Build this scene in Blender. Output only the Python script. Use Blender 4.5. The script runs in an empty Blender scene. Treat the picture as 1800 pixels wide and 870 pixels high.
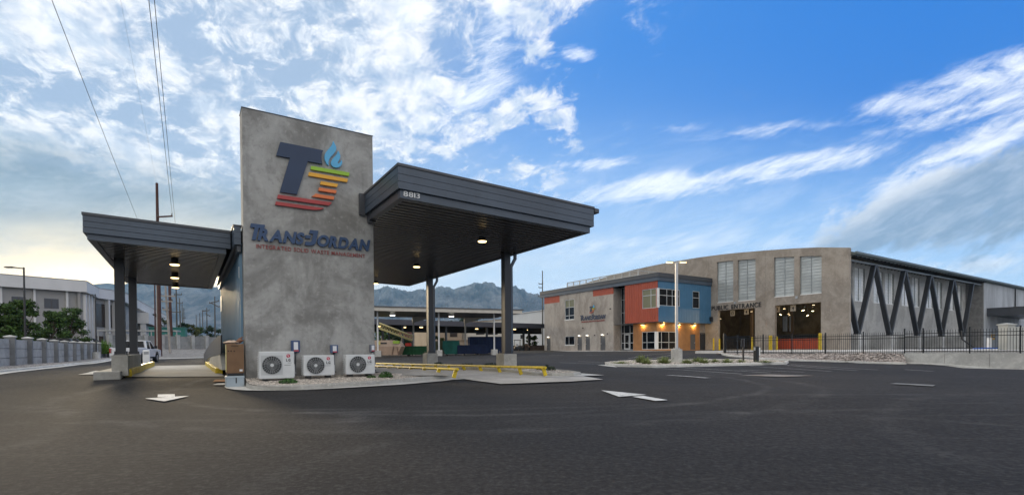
import bpy, bmesh, math, random
import numpy as np
from mathutils import Vector, Matrix
random.seed(7)
SC = bpy.context.scene
COL = SC.collection
R = math.radians
# ------------------------------------------------------------------ camera
FPX, PITCH, ROLL, CY, CAM_H = 892.5, R(-.831), R(-.386), 627.0, 1.1
_F = np.array([0, math.cos(PITCH), math.sin(PITCH)]); _U0 = np.array([0, -math.sin(PITCH), math.cos(PITCH)])
_R = math.cos(ROLL)*np.array([1., 0, 0])+math.sin(ROLL)*_U0
_U = -math.sin(ROLL)*np.array([1., 0, 0])+math.cos(ROLL)*_U0
cd = bpy.data.cameras.new('camera'); cam = bpy.data.objects.new('camera', cd); COL.objects.link(cam)
cd.sensor_width = 36; cd.lens = FPX/1800*36; cd.shift_y = (CY-435)/1800; cd.clip_start = .05; cd.clip_end = 30000
m3 = Matrix([[_R[i], _U[i], -_F[i]] for i in range(3)])
cam.matrix_world = Matrix.Translation((0, 0, CAM_H)) @ m3.to_4x4()
SC.camera = cam
SC.view_settings.view_transform = 'Standard'; SC.view_settings.look = 'None'; SC.view_settings.exposure = 0.42; SC.view_settings.gamma = 1
SC.cycles.use_denoising = True
SC.cycles.max_bounces = 6; SC.cycles.diffuse_bounces = 3; SC.cycles.glossy_bounces = 3; SC.cycles.transmission_bounces = 4
SC.cycles.volume_bounces = 0; SC.cycles.transparent_max_bounces = 6; SC.cycles.sample_clamp_indirect = 4
# ------------------------------------------------------------------ world and sun
SUN_AZ, SUN_EL = -38.2, 6.0          # degrees from the view direction (left is negative), degrees above the horizon


class NT:
    """small helper for writing node trees"""
    def __init__(s, tree): s.t = tree; s.n = tree.nodes; s.l = tree.links
    def new(s, typ, **kw):
        n = s.n.new(typ)
        for k, v in kw.items(): setattr(n, k, v)
        return n
    def put(s, sock, v):
        if v is None: return
        if isinstance(v, bpy.types.NodeSocket): s.l.new(v, sock)
        elif isinstance(v, (tuple, list)) and sock.type == 'RGBA' and len(v) == 3: sock.default_value = (*v, 1)
        else: sock.default_value = v
    def m(s, op, a, b=None, c=None):
        n = s.new('ShaderNodeMath', operation=op)
        for i, v in enumerate((a, b, c)): s.put(n.inputs[i], v)
        return n.outputs[0]
    def ss(s, x, a, b, lo=0., hi=1., kind='SMOOTHSTEP'):
        n = s.new('ShaderNodeMapRange', interpolation_type=kind)
        if a > b: a, b, lo, hi = b, a, hi, lo
        for i, v in enumerate((x, a, b, lo, hi)): s.put(n.inputs[i], v)
        return n.outputs[0]
    def mix(s, f, a, b, blend='MIX'):
        n = s.new('ShaderNodeMix', data_type='RGBA', blend_type=blend); n.clamp_factor = True
        s.put(n.inputs[0], f); s.put(n.inputs[6], a); s.put(n.inputs[7], b)
        return n.outputs[2]
    def noise(s, v, scale, detail=4., rough=.55, dist=0.):
        n = s.new('ShaderNodeTexNoise'); s.put(n.inputs['Vector'], v); n.inputs['Scale'].default_value = scale
        n.inputs['Detail'].default_value = detail; n.inputs['Roughness'].default_value = rough; n.inputs['Distortion'].default_value = dist
        return n.outputs[0]
    def xyz(s, x, y, z=0.):
        n = s.new('ShaderNodeCombineXYZ')
        for i, v in enumerate((x, y, z)): s.put(n.inputs[i], v)
        return n.outputs[0]
    def sep(s, v):
        n = s.new('ShaderNodeSeparateXYZ'); s.put(n.inputs[0], v); return n.outputs
    def gauss(s, u, v, u0, v0, ru, rv, tilt=0.):
        """soft ellipse in (u, v)"""
        du, dv = s.m('SUBTRACT', u, u0), s.m('SUBTRACT', v, v0)
        c, q = math.cos(tilt), math.sin(tilt)
        a = s.m('ADD', s.m('MULTIPLY', du, c/ru), s.m('MULTIPLY', dv, q/ru))
        b = s.m('ADD', s.m('MULTIPLY', du, -q/rv), s.m('MULTIPLY', dv, c/rv))
        return s.m('POWER', 2.718, s.m('MULTIPLY', s.m('ADD', s.m('MULTIPLY', a, a), s.m('MULTIPLY', b, b)), -1.))


world = bpy.data.worlds.new('World'); SC.world = world; world.use_nodes = True
def build_world():
    t = NT(world.node_tree); t.n.clear()
    out = t.new('ShaderNodeOutputWorld'); bg = t.new('ShaderNodeBackground'); t.l.new(bg.outputs[0], out.inputs[0])
    K = .1; bg.inputs[1].default_value = K
    sky = t.new('ShaderNodeTexSky', sky_type='NISHITA'); sky.sun_disc = False
    sky.sun_elevation = R(SUN_EL); sky.sun_rotation = R(SUN_AZ); sky.air_density = 1.0; sky.dust_density = .4; sky.ozone_density = 3.0
    d = t.new('ShaderNodeTexCoord').outputs['Generated']
    x, y, z = t.sep(d)
    ya = t.m('MAXIMUM', t.m('ABSOLUTE', y), .06); zc = t.m('MAXIMUM', z, 0.)
    u, v = t.m('DIVIDE', x, ya), t.m('DIVIDE', zc, ya)
    front = t.ss(y, -.1, .35); back = t.m('SUBTRACT', 1., front)
    zz = t.m('ADD', zc, .16)
    def C(r, g, b): return (r/K, g/K, b/K)
    hs = t.new('ShaderNodeHueSaturation'); hs.inputs['Saturation'].default_value = 1.2; hs.inputs['Value'].default_value = .9
    t.l.new(sky.outputs[0], hs.inputs['Color'])
    blue = t.mix(t.ss(v, .07, .50), C(.25, .50, .86), C(.012, .165, .60))
    blue = t.mix(t.ss(u, .9, -.3), blue, t.mix(t.ss(v, .1, .6), C(.30, .50, .80), C(.06, .24, .66)))
    base = t.mix(.91, hs.outputs[0], blue)
    hz = t.m('POWER', 2.718, t.m('MULTIPLY', v, -8.5))
    base = t.mix(t.m('MULTIPLY', hz, .95), base, C(.95, 1.06, 1.14))
    # cloud plane coordinates: streaks run away towards the upper right
    px_, py_ = t.m('DIVIDE', x, zz), t.m('DIVIDE', y, zz)
    a = R(28)
    q1 = t.m('ADD', t.m('MULTIPLY', px_, math.cos(a)), t.m('MULTIPLY', py_, math.sin(a))); q2 = t.m('SUBTRACT', t.m('MULTIPLY', py_, math.cos(a)), t.m('MULTIPLY', px_, math.sin(a)))
    P0 = t.xyz(px_, py_, 0.); P1 = t.xyz(q1, t.m('MULTIPLY', q2, .72), 2.3)
    low = t.m('SUBTRACT', t.noise(P0, 1.1, 3., .5), .5); mid = t.noise(P1, 4.3, 7., .62, .4); fine = t.noise(P1, 13., 7., .66, .5)
    tex = t.m('ADD', t.m('MULTIPLY', mid, .58), t.m('MULTIPLY', fine, .42))
    # broken altocumulus sheet thickening to the left
    edge = t.m('ADD', t.m('ADD', u, t.m('MULTIPLY', v, -.60)), t.m('ADD', t.m('MULTIPLY', low, .5), t.m('MULTIPLY', back, -1.4)))
    L = t.ss(edge, -.10, -.75); L2 = t.ss(edge, .0, -.46)
    base = t.mix(t.m('MULTIPLY', L, .88), base, C(.35, .445, .575))
    dens = t.m('MULTIPLY', t.ss(t.m('ADD', tex, t.m('MULTIPLY', L2, .085)), .515, .645), t.m('MULTIPLY', t.ss(L2, 0., .28), t.ss(t.m('ADD', v, t.m('MULTIPLY', low, .25)), .17, .36)))
    lit = t.ss(t.noise(P1, 14., 5., .6, .3), .38, .62)
    base = t.mix(t.m('MULTIPLY', dens, .88), base, t.mix(lit, C(.55, .63, .74), C(.87, .87, .88)))
    over = t.m('MAXIMUM', t.m('MULTIPLY', back, t.ss(z, -.02, .25)), t.m('MULTIPLY', t.ss(z, .62, .85), .8)); base = t.mix(t.m('MULTIPLY', over, .75), base, t.mix(lit, C(.98, .94, .87), C(1.28, 1.21, 1.11)))
    thin = t.m('MULTIPLY', t.ss(fine, .50, .66), t.m('MULTIPLY', L, .5)); base = t.mix(thin, base, C(.92, .93, .95))
    # grey blue bank low at the left
    UV = t.xyz(u, v, 0.)
    wob = t.m('MULTIPLY', t.m('SUBTRACT', t.noise(t.xyz(u, t.m('MULTIPLY', v, 1.7), 0.), 3.6, 7., .62, .3), .5), 1.5)
    g1 = t.gauss(u, v, -1.02, .36, .30, .11, -.15); g2 = t.gauss(u, v, -.84, .26, .55, .085, .03); g3 = t.gauss(u, v, -.46, .27, .17, .10, .1)
    g = t.ss(t.m('ADD', t.m('ADD', t.m('ADD', g1, t.m('MULTIPLY', g2, .8)), t.m('MULTIPLY', g3, .7)), wob), .15, 1.25)
    gt = t.noise(t.xyz(t.m('MULTIPLY', u, 1.2), t.m('MULTIPLY', v, 5.), 3.), 3., 6., .6)
    base = t.mix(t.m('MULTIPLY', t.m('MULTIPLY', g, front), .90), base, t.mix(t.ss(gt, .35, .7), C(.185, .26, .33), C(.32, .405, .47)))
    pale = t.m('MULTIPLY', t.m('MULTIPLY', t.gauss(u, v, -1.0, .17, .9, .075), front), .75); base = t.mix(pale, base, C(.66, .67, .61))
    # cirrus at the right, drawn out along the wind
    def rot(deg): 
        c, s_ = math.cos(R(deg)), math.sin(R(deg)); return t.m('ADD', t.m('MULTIPLY', u, c), t.m('MULTIPLY', v, s_)), t.m('SUBTRACT', t.m('MULTIPLY', v, c), t.m('MULTIPLY', u, s_))
    ur, vr = rot(14); us, vs_ = rot(27)
    st = t.noise(t.xyz(t.m('MULTIPLY', ur, 1.9), t.m('MULTIPLY', vr, 7.5), 1.7), 2.8, 10., .70, .55)
    fl = t.noise(t.xyz(t.m('MULTIPLY', us, 4.), t.m('MULTIPLY', vs_, 17.), 4.), 2.6, 9., .70, .4)
    bands = None
    for (u0, v0, ru, rv, tl, w) in ((.30, .315, .20, .030, R(7), 1.0), (.56, .355, .22, .026, R(9), 1.0), (.16, .362, .10, .014, R(5), .85), (.99, .52, .30, .06, R(17), 1.0), (.80, .475, .13, .03, R(6), .9),
                                    (.95, .41, .28, .04, R(24), 1.0), (.52, .425, .20, .02, R(6), .5), (.30, .20, .30, .035, R(2), .5), (-.03, .62, .11, .045, R(70), .8), (.33, .43, .06, .012, R(5), .5),
                                    (.135, .575, .045, .02, R(-12), .85), (-.06, .50, .10, .05, R(35), .85), (-.19, .665, .04, .04, R(60), .8), (.75, .22, .3, .018, R(4), .45), (.9, .16, .4, .028, R(4), .75), (.35, .12, .4, .03, 0, .5)):
        e = t.m('MULTIPLY', t.gauss(u, v, u0, v0, ru, rv, tl), w)
        bands = e if bands is None else t.m('MAXIMUM', bands, e)
    ci = t.m('MULTIPLY', t.ss(t.m('ADD', t.m('ADD', t.m('MULTIPLY', st, .62), t.m('MULTIPLY', fl, .50)), t.m('MULTIPLY', bands, .30)), .60, .95), t.ss(bands, .05, .6))
    base = t.mix(t.m('MULTIPLY', ci, .95), base, C(.84, .88, .94))
    veil = t.m('MULTIPLY', t.ss(t.m('ADD', st, t.m('MULTIPLY', fl, .3)), .52, .85), t.m('MULTIPLY', t.ss(v, .5, .12), .35)); base = t.mix(t.m('MULTIPLY', veil, front), base, C(.78, .84, .92))
    # the heavier cloud low on the right, white along its upper edge and grey below
    cw = t.m('MULTIPLY', t.m('SUBTRACT', t.noise(t.xyz(t.m('MULTIPLY', us, 2.4), t.m('MULTIPLY', vs_, 5.5), 0.), 2.6, 9., .64, .3), .5), 1.5)
    cb = t.m('ADD', t.m('MAXIMUM', t.gauss(u, v, .84, .275, .27, .065, R(18)), t.gauss(u, v, 1.08, .32, .32, .10, R(14))), cw)
    cm = t.ss(cb, .26, .62)
    cu = t.m('ADD', t.m('MULTIPLY', vs_, 1.), t.m('MULTIPLY', cw, .035))
    under = t.ss(cu, -.045, -.12)
    base = t.mix(t.m('MULTIPLY', cm, .92), base, t.mix(under, C(.80, .82, .85), t.mix(t.ss(fl, .4, .65), C(.21, .295, .42), C(.33, .41, .53))))
    # afterglow where the sun stands behind the cloud
    rag = t.ss(t.m('ADD', t.m('MULTIPLY', gt, .8), t.m('MULTIPLY', wob, .5)), .22, .62, .45, 1.)
    gl = t.m('MULTIPLY', t.m('MULTIPLY', t.gauss(u, v, -.92, .155, .48, .086), rag), front)
    base = t.mix(t.m('MULTIPLY', gl, .9), base, C(1.45, 1.12, .62))
    gw = t.m('MULTIPLY', t.m('MULTIPLY', t.gauss(u, v, -.84, .142, .20, .030), rag), front)
    base = t.mix(gw, base, C(3.0, 2.35, 1.35))
    t.l.new(base, bg.inputs[0])
build_world()
world.cycles.sampling_method = 'MANUAL'; world.cycles.sample_map_resolution = 512
sd = bpy.data.lights.new('sun', 'SUN'); sd.energy = 5.0; sd.angle = R(10); sd.color = (1, .80, .52)
sun = bpy.data.objects.new('sun', sd); COL.objects.link(sun)
sdir = Vector((math.sin(R(SUN_AZ))*math.cos(R(SUN_EL)), math.cos(R(SUN_AZ))*math.cos(R(SUN_EL)), math.sin(R(SUN_EL))))
sun.rotation_euler = sdir.to_track_quat('Z', 'Y').to_euler(); sun.location = sdir*200

# ------------------------------------------------------------------ measuring helpers: the photograph's sight lines, used to place real points
def ray(px, py):
    d = _F*FPX+_R*(px-900)+_U*(CY-py); return d/d[1]
def at(px, py, Y):
    """the point seen at (px, py) at the distance Y"""
    return np.array([0, 0, CAM_H])+ray(px, py)*Y
class Frame:
    def __init__(s, ox, oy, deg):
        t = R(deg); s.deg = deg; s.o = np.array([ox, oy]); s.u = np.array([math.cos(t), math.sin(t)]); s.n = np.array([-math.sin(t), math.cos(t)])
    def w(s, a, b, z=0.): q = s.o+a*s.u+b*s.n; return (q[0], q[1], z)
    def loc(s, p): d = np.array(p[:2])-s.o; return (d@s.u, d@s.n)
    def pa(s, px, py, a):
        d = ray(px, py); t = (a+s.o@s.u)/(d[:2]@s.u); q = np.array([0, 0, CAM_H])+d*t; return (*s.loc(q), q[2])
    def pb(s, px, py, b):
        d = ray(px, py); t = (b+s.o@s.n)/(d[:2]@s.n); q = np.array([0, 0, CAM_H])+d*t; return (*s.loc(q), q[2])
S = Frame(-8.001, 15.227, 32.6)      # the scale house: a along its front, b away from the road
M = Frame(19.413, 67.5, 33.0)        # the transfer building
_ctl = [S.w(*q) for q in ((-6, -6, 0), (0, -6, 0), (6, -6, 0), (12, -7, 0), (0, -2.6, 0), (5, -2.2, .03), (9, -3.6, .06), (14, -4, .06), (4.2, 3.5, .17), (8, 6, .11), (10, 2, .16), (7, 1, .17), (10, 10, .10), (6, 11, .12), (8, 18, .13),
        (-2, -1, .03), (-2, 3, .2), (-3, 6, .28), (-3.5, 12, .28), (-2, 20, .27), (-2, 30, .25), (-8, 8, .2), (-6, 1, .06))] + \
       [(-29.5, 29.7, .2), (-51, 63.7, .34), (-31, 43, .16), (-35, 62, .28), (26, 34, -.05), (31, 31, -.43), (20.5, 42, .35), (18.6, 46, .62), (11, 36, .12), (0, 60, .45), (-14, 60, .4), (10, 62, .8), (22, 58, .86), (5, 92, .9),
        (-20, 90, .7), (-20, 5, 0), (0, 0, 0), (0, 8, 0), (15, 8, 0), (25, 12, -.05), (35, 20, -.2), (-30, 15, .05), (20, 24, 0), (10, 25, .06), (45, 45, .8), (60, 70, .9), (40, 95, .9), (-60, 20, .2), (0, -15, 0), (-25, -10, 0), (30, -10, 0), (60, 10, -.3)]
_cx = np.array(_ctl)
def tz(x, y):
    """height of the paved ground"""
    w = 1/(((_cx[:, 0]-x)**2+(_cx[:, 1]-y)**2)**1.6+.4)
    return float((w*_cx[:, 2]).sum()/w.sum())
def g(px, py, dz=0.):
    """the point of the ground seen at (px, py)"""
    d = ray(px, py); lo, Y = 2., 2.
    while Y < 160:
        q = np.array([0, 0, CAM_H])+d*Y
        if q[2] < tz(q[0], q[1])+dz: break
        lo = Y; Y += .5
    hi = Y
    for _ in range(24):
        mid = (lo+hi)/2; q = np.array([0, 0, CAM_H])+d*mid
        if q[2] < tz(q[0], q[1])+dz: hi = mid
        else: lo = mid
    q = np.array([0, 0, CAM_H])+d*hi
    return (q[0], q[1], tz(q[0], q[1])+dz)

# ------------------------------------------------------------------ materials
MATS = {}
def pm(name, col, rough=.75, metal=0., var=.12, scale=2., bump=0., bscale=30., col2=None, fine=0., fscale=60., spec=.5, stretch=None, island=0., trans=0., emit=None, estr=0.):
    if name in MATS: return MATS[name]
    mt = bpy.data.materials.new(name); mt.use_nodes = True; t = NT(mt.node_tree)
    b = t.n['Principled BSDF']
    pos = t.new('ShaderNodeNewGeometry').outputs['Position']
    if stretch:
        mp = t.new('ShaderNodeMapping'); t.l.new(pos, mp.inputs[0]); mp.inputs['Scale'].default_value = stretch; pos = mp.outputs[0]
    c = None
    if var or col2:
        n = t.noise(pos, scale, 6., .6)
        lo = tuple(x*(1-var) for x in col); hi = col2 or tuple(min(1, x*(1+var)) for x in col)
        c = t.mix(t.ss(n, .33, .67), lo, hi)
    else: c = col
    if fine:
        n2 = t.noise(pos, fscale, 3., .6)
        c = t.mix(t.ss(n2, .3, .7), t.mix(1., c, (1-fine,)*3, 'MULTIPLY'), c)
    if island:
        ri = t.new('ShaderNodeNewGeometry').outputs['Random Per Island']
        k = t.ss(ri, 0, 1, 1-island, 1+island, 'LINEAR')
        rgb = t.new('ShaderNodeCombineColor')
        for i in range(3): t.l.new(k, rgb.inputs[i])
        c = t.mix(1., c, rgb.outputs[0], 'MULTIPLY')
    t.put(b.inputs['Base Color'], c)
    b.inputs['Roughness'].default_value = rough; b.inputs['Metallic'].default_value = metal; b.inputs['Specular IOR Level'].default_value = spec
    if bump:
        bn = t.new('ShaderNodeBump'); bn.inputs['Strength'].default_value = bump; bn.inputs['Distance'].default_value = .02
        t.l.new(t.noise(pos, bscale, 5., .6), bn.inputs['Height']); t.l.new(bn.outputs[0], b.inputs['Normal'])
    if trans: b.inputs['Transmission Weight'].default_value = trans
    if emit: b.inputs['Emission Color'].default_value = (*emit, 1); b.inputs['Emission Strength'].default_value = estr
    MATS[name] = mt; return mt
def concrete(name, c1, c2, c3, sc=.55, bump=.25, st=(1, 1, 1)):
    """board-finished or rendered concrete: cloudy mottling, faint streaks and pores"""
    if name in MATS: return MATS[name]
    mt = bpy.data.materials.new(name); mt.use_nodes = True; t = NT(mt.node_tree); b = t.n['Principled BSDF']
    pos = t.new('ShaderNodeNewGeometry').outputs['Position']
    mp = t.new('ShaderNodeMapping'); t.l.new(pos, mp.inputs[0]); mp.inputs['Scale'].default_value = st
    n1 = t.noise(mp.outputs[0], sc, 7., .62, .6); n2 = t.noise(mp.outputs[0], sc*3.4, 6., .65, .9); n3 = t.noise(pos, 42., 4., .7); n4 = t.noise(mp.outputs[0], sc*9, 4., .6)
    c = t.mix(t.ss(n1, .36, .64), c1, c2)
    c = t.mix(t.m('MULTIPLY', t.ss(n2, .52, .72), .75), c, c3)
    c = t.mix(t.m('MULTIPLY', t.ss(n4, .54, .72), .38), c, tuple(min(1, v*1.3) for v in c2)); c = t.mix(t.m('MULTIPLY', t.ss(n4, .46, .30), .30), c, tuple(v*.72 for v in c1))
    c = t.mix(t.m('MULTIPLY', t.ss(n3, .60, .74), .30), c, tuple(v*.55 for v in c1))
    ms = t.new('ShaderNodeMapping'); t.l.new(pos, ms.inputs[0]); ms.inputs['Scale'].default_value = (3.2, 3.2, .16); n5 = t.noise(ms.outputs[0], 1.3, 6., .65)
    c = t.mix(t.m('MULTIPLY', t.ss(n5, .56, .74), .30), c, tuple(v*.62 for v in c1)); c = t.mix(t.m('MULTIPLY', t.ss(n5, .42, .28), .22), c, tuple(min(1, v*1.22) for v in c2))
    t.l.new(c, b.inputs['Base Color']); b.inputs['Roughness'].default_value = .86; b.inputs['Specular IOR Level'].default_value = .25
    bn = t.new('ShaderNodeBump'); bn.inputs['Strength'].default_value = bump; bn.inputs['Distance'].default_value = .01
    t.l.new(n3, bn.inputs['Height']); t.l.new(bn.outputs[0], b.inputs['Normal'])
    MATS[name] = mt; return mt
def asphalt():
    mt = bpy.data.materials.new('asphalt'); mt.use_nodes = True; t = NT(mt.node_tree); b = t.n['Principled BSDF']
    pos = t.new('ShaderNodeNewGeometry').outputs['Position']
    n1 = t.noise(pos, .16, 5., .6, .4); n2 = t.noise(pos, 1.1, 6., .65, .5); n3 = t.noise(pos, 70., 3., .75); n5 = t.noise(pos, 26., 3., .75); n6 = t.noise(pos, 15., 5., .8)
    # dusty wheel paths that sweep round the corner of the island, and streaks of the paver
    mp = t.new('ShaderNodeMapping'); t.l.new(pos, mp.inputs[0]); mp.inputs['Rotation'].default_value = (0, 0, R(-32)); mp.inputs['Scale'].default_value = (.16, 1.5, 1)
    st = t.noise(mp.outputs[0], 1.0, 6., .6, .8)
    c = t.mix(t.ss(n1, .32, .68), (.0185, .0172, .0170), (.034, .0312, .0300))
    c = t.mix(t.m('MULTIPLY', t.ss(n2, .50, .75), .40), c, (.052, .048, .046))
    c = t.mix(t.m('MULTIPLY', t.ss(st, .56, .74), .42), c, (.080, .076, .073))
    px, py, pz = t.sep(pos)
    for (cx0, cy0, r0, w0, k) in ((-1.2, 17.5, 8.9, .22, .5), (-1.6, 17.2, 10.4, .3, .35), (3.0, 3.5, 5.2, .3, .22), (14, 2, 7.5, .35, .25), (13.4, 2.6, 9.4, .3, .2), (-12, 4, 6.5, .3, .22)):
        dx, dy = t.m('SUBTRACT', px, cx0), t.m('SUBTRACT', py, cy0)
        rr = t.m('SQRT', t.m('ADD', t.m('MULTIPLY', dx, dx), t.m('MULTIPLY', dy, dy)))
        e = t.m('ABSOLUTE', t.m('SUBTRACT', rr, t.m('ADD', r0, t.m('MULTIPLY', t.m('SUBTRACT', n1, .5), 1.2))))
        c = t.mix(t.m('MULTIPLY', t.m('MULTIPLY', t.ss(e, w0, .0), t.ss(n2, .35, .65)), k), c, (.125, .121, .117))
    for (u0, v0, ru, rv, tl, k) in ((-3.2, 9.05, 1.7, .16, .05, .55), (-3.6, 9.5, 1.1, .14, -.05, .45), (-2.55, 7.9, .30, .85, .25, .35), (-2.9, 8.2, .55, .5, .5, .3), (1.2, 9.6, 2.6, .12, .18, .28), (4.6, 8.6, 2.2, .14, .12, .22), (-5.6, 8.0, 2.2, .2, .08, .22), (8.5, 11.5, 3.4, .2, -.1, .25)):
        e = t.gauss(px, py, u0, v0, ru, rv, tl); c = t.mix(t.m('MULTIPLY', t.m('MULTIPLY', e, t.ss(n2, .3, .62)), k*.75), c, (.19, .185, .18))
    c = t.mix(t.m('MULTIPLY', t.ss(n3, .55, .70), .5), c, (.105, .10, .097))
    c = t.mix(t.m('MULTIPLY', t.ss(n5, .54, .66), .55), c, (.020, .019, .020)); c = t.mix(t.m('MULTIPLY', t.ss(n6, .51, .64), .60), c, (.070, .066, .064)); c = t.mix(t.m('MULTIPLY', t.ss(n6, .49, .38), .75), c, (.011, .010, .010))
    t.l.new(c, b.inputs['Base Color']); b.inputs['Roughness'].default_value = .86; b.inputs['Specular IOR Level'].default_value = .22
    bn = t.new('ShaderNodeBump'); bn.inputs['Strength'].default_value = .8; bn.inputs['Distance'].default_value = .02
    t.l.new(n3, bn.inputs['Height']); t.l.new(bn.outputs[0], b.inputs['Normal'])
    return mt
ASPHALT = asphalt()
TOWER = concrete('tower_concrete', (.225, .219, .208), (.41, .404, .388), (.31, .302, .287), .75)
HALL = concrete('hall_concrete', (.255, .220, .186), (.36, .318, .275), (.30, .262, .225), .45)
OFFICE = concrete('office_concrete', (.30, .265, .235), (.46, .415, .37), (.36, .32, .285), .45, .2, (1, 1, .6))
PALE = concrete('pale_concrete', (.42, .41, .39), (.56, .55, .52), (.48, .46, .43), .8)
PLINTH = concrete('plinth_concrete', (.34, .33, .30), (.47, .45, .41), (.40, .38, .34), 1.2)
PRECAST = concrete('precast_concrete', (.33, .327, .315), (.45, .445, .43), (.39, .385, .37), .9)
POSTC = concrete('post_concrete', (.17, .175, .18), (.24, .245, .25), (.2, .205, .21), .9)
KERB = concrete('kerb_concrete', (.31, .30, .275), (.42, .41, .385), (.36, .35, .32), 1.1)
GREYWALL = concrete('grey_wall_concrete', (.34, .34, .335), (.46, .46, .455), (.39, .39, .385), .5)
DARKMETAL = pm('dark_grey_metal', (.050, .054, .064), .38, .0, .06, 1.5, spec=.55)
COLUMN = pm('column_charcoal', (.030, .031, .036), .42, 0., .06, 1.5)
FASCIA = pm('fascia_slate_metal', (.055, .076, .108), .36, .0, .13, .55, fine=.06, fscale=7., spec=.55)
SOFFIT = pm('soffit_metal', (.050, .047, .047), .27, .2, .05, 1.5, spec=.6)
BLACK = pm('black_paint', (.014, .014, .016), .45, 0, .1, 3.)
SBLUE = pm('scale_house_blue', (.095, .18, .255), .45, 0, .08, 1.)
BLUE = pm('blue_metal', (.050, .150, .265), .5, 0, .06, 1.)
RED = pm('rust_red_metal', (.42, .083, .040), .5, 0, .06, 1.)
OCHRE = pm('ochre_panel', (.36, .17, .062), .6, 0, .10, 1.5)
GLASS = pm('dark_glass', (.006, .007, .009), .06, 0, 0., spec=.28)
GLASSWARM = pm('glow_on_blind_glass', (.20, .18, .085), .08, .0, 0., spec=.6)  # olive tint paints the yellow sky glow reflected over the blinds
ALU = pm('aluminium', (.62, .63, .64), .4, .3, .05, 2.)
WHITE = pm('white_paint', (.78, .78, .77), .5, 0, .04, 2.)
OFFWHITE = pm('weathered_white_paint', (.66, .66, .66), .6, 0, .06, .6)
YELLOW = pm('yellow_paint', (.76, .54, .010), .5, 0, .16, 4., fine=.38, fscale=24.)
WNAVY = pm('wordmark_navy', (.030, .066, .150), .5, 0, .05, 2.)
NAVY = pm('navy_paint', (.018, .038, .088), .5, 0, .05, 2.)
BRICKRED = pm('brick_red_letter', (.30, .065, .06), .5, 0, .05, 2.)
def worn_paint(name, col, lo, hi):
    mt = bpy.data.materials.new(name); mt.use_nodes = True; t = NT(mt.node_tree); b = t.n['Principled BSDF']
    pos = t.new('ShaderNodeNewGeometry').outputs['Position']
    w1 = t.noise(pos, 7., 8., .72); w2 = t.noise(pos, 1.6, 4., .6); w3 = t.noise(pos, 45., 3., .7)
    c = t.mix(t.ss(w2, .35, .65), tuple(v*.78 for v in col), col)
    c = t.mix(t.m('MULTIPLY', t.ss(t.m('ADD', w1, t.m('MULTIPLY', t.m('SUBTRACT', w3, .5), .5)), lo, hi), .85), c, (.055, .05, .048))
    t.l.new(c, b.inputs['Base Color']); b.inputs['Roughness'].default_value = .75; return mt
MARK = worn_paint('white_road_paint', (.66, .66, .645), .57, .66)
WORN = worn_paint('worn_road_paint', (.42, .41, .40), .46, .62)
RUBBER = pm('rubber', (.018, .018, .018), .8, 0, .1, 5.)
STEEL = pm('galvanised_steel', (.42, .43, .44), .45, .5, .08, 4.)
LAMP = pm('lamp_glow', (1, .9, .7), .5, 0, 0., emit=(1, .70, .30), estr=3.6)
LAMPCOOL = pm('cool_lamp_glow', (1, 1, .95), .5, 0, 0., emit=(1, .95, .82), estr=5.)
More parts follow.
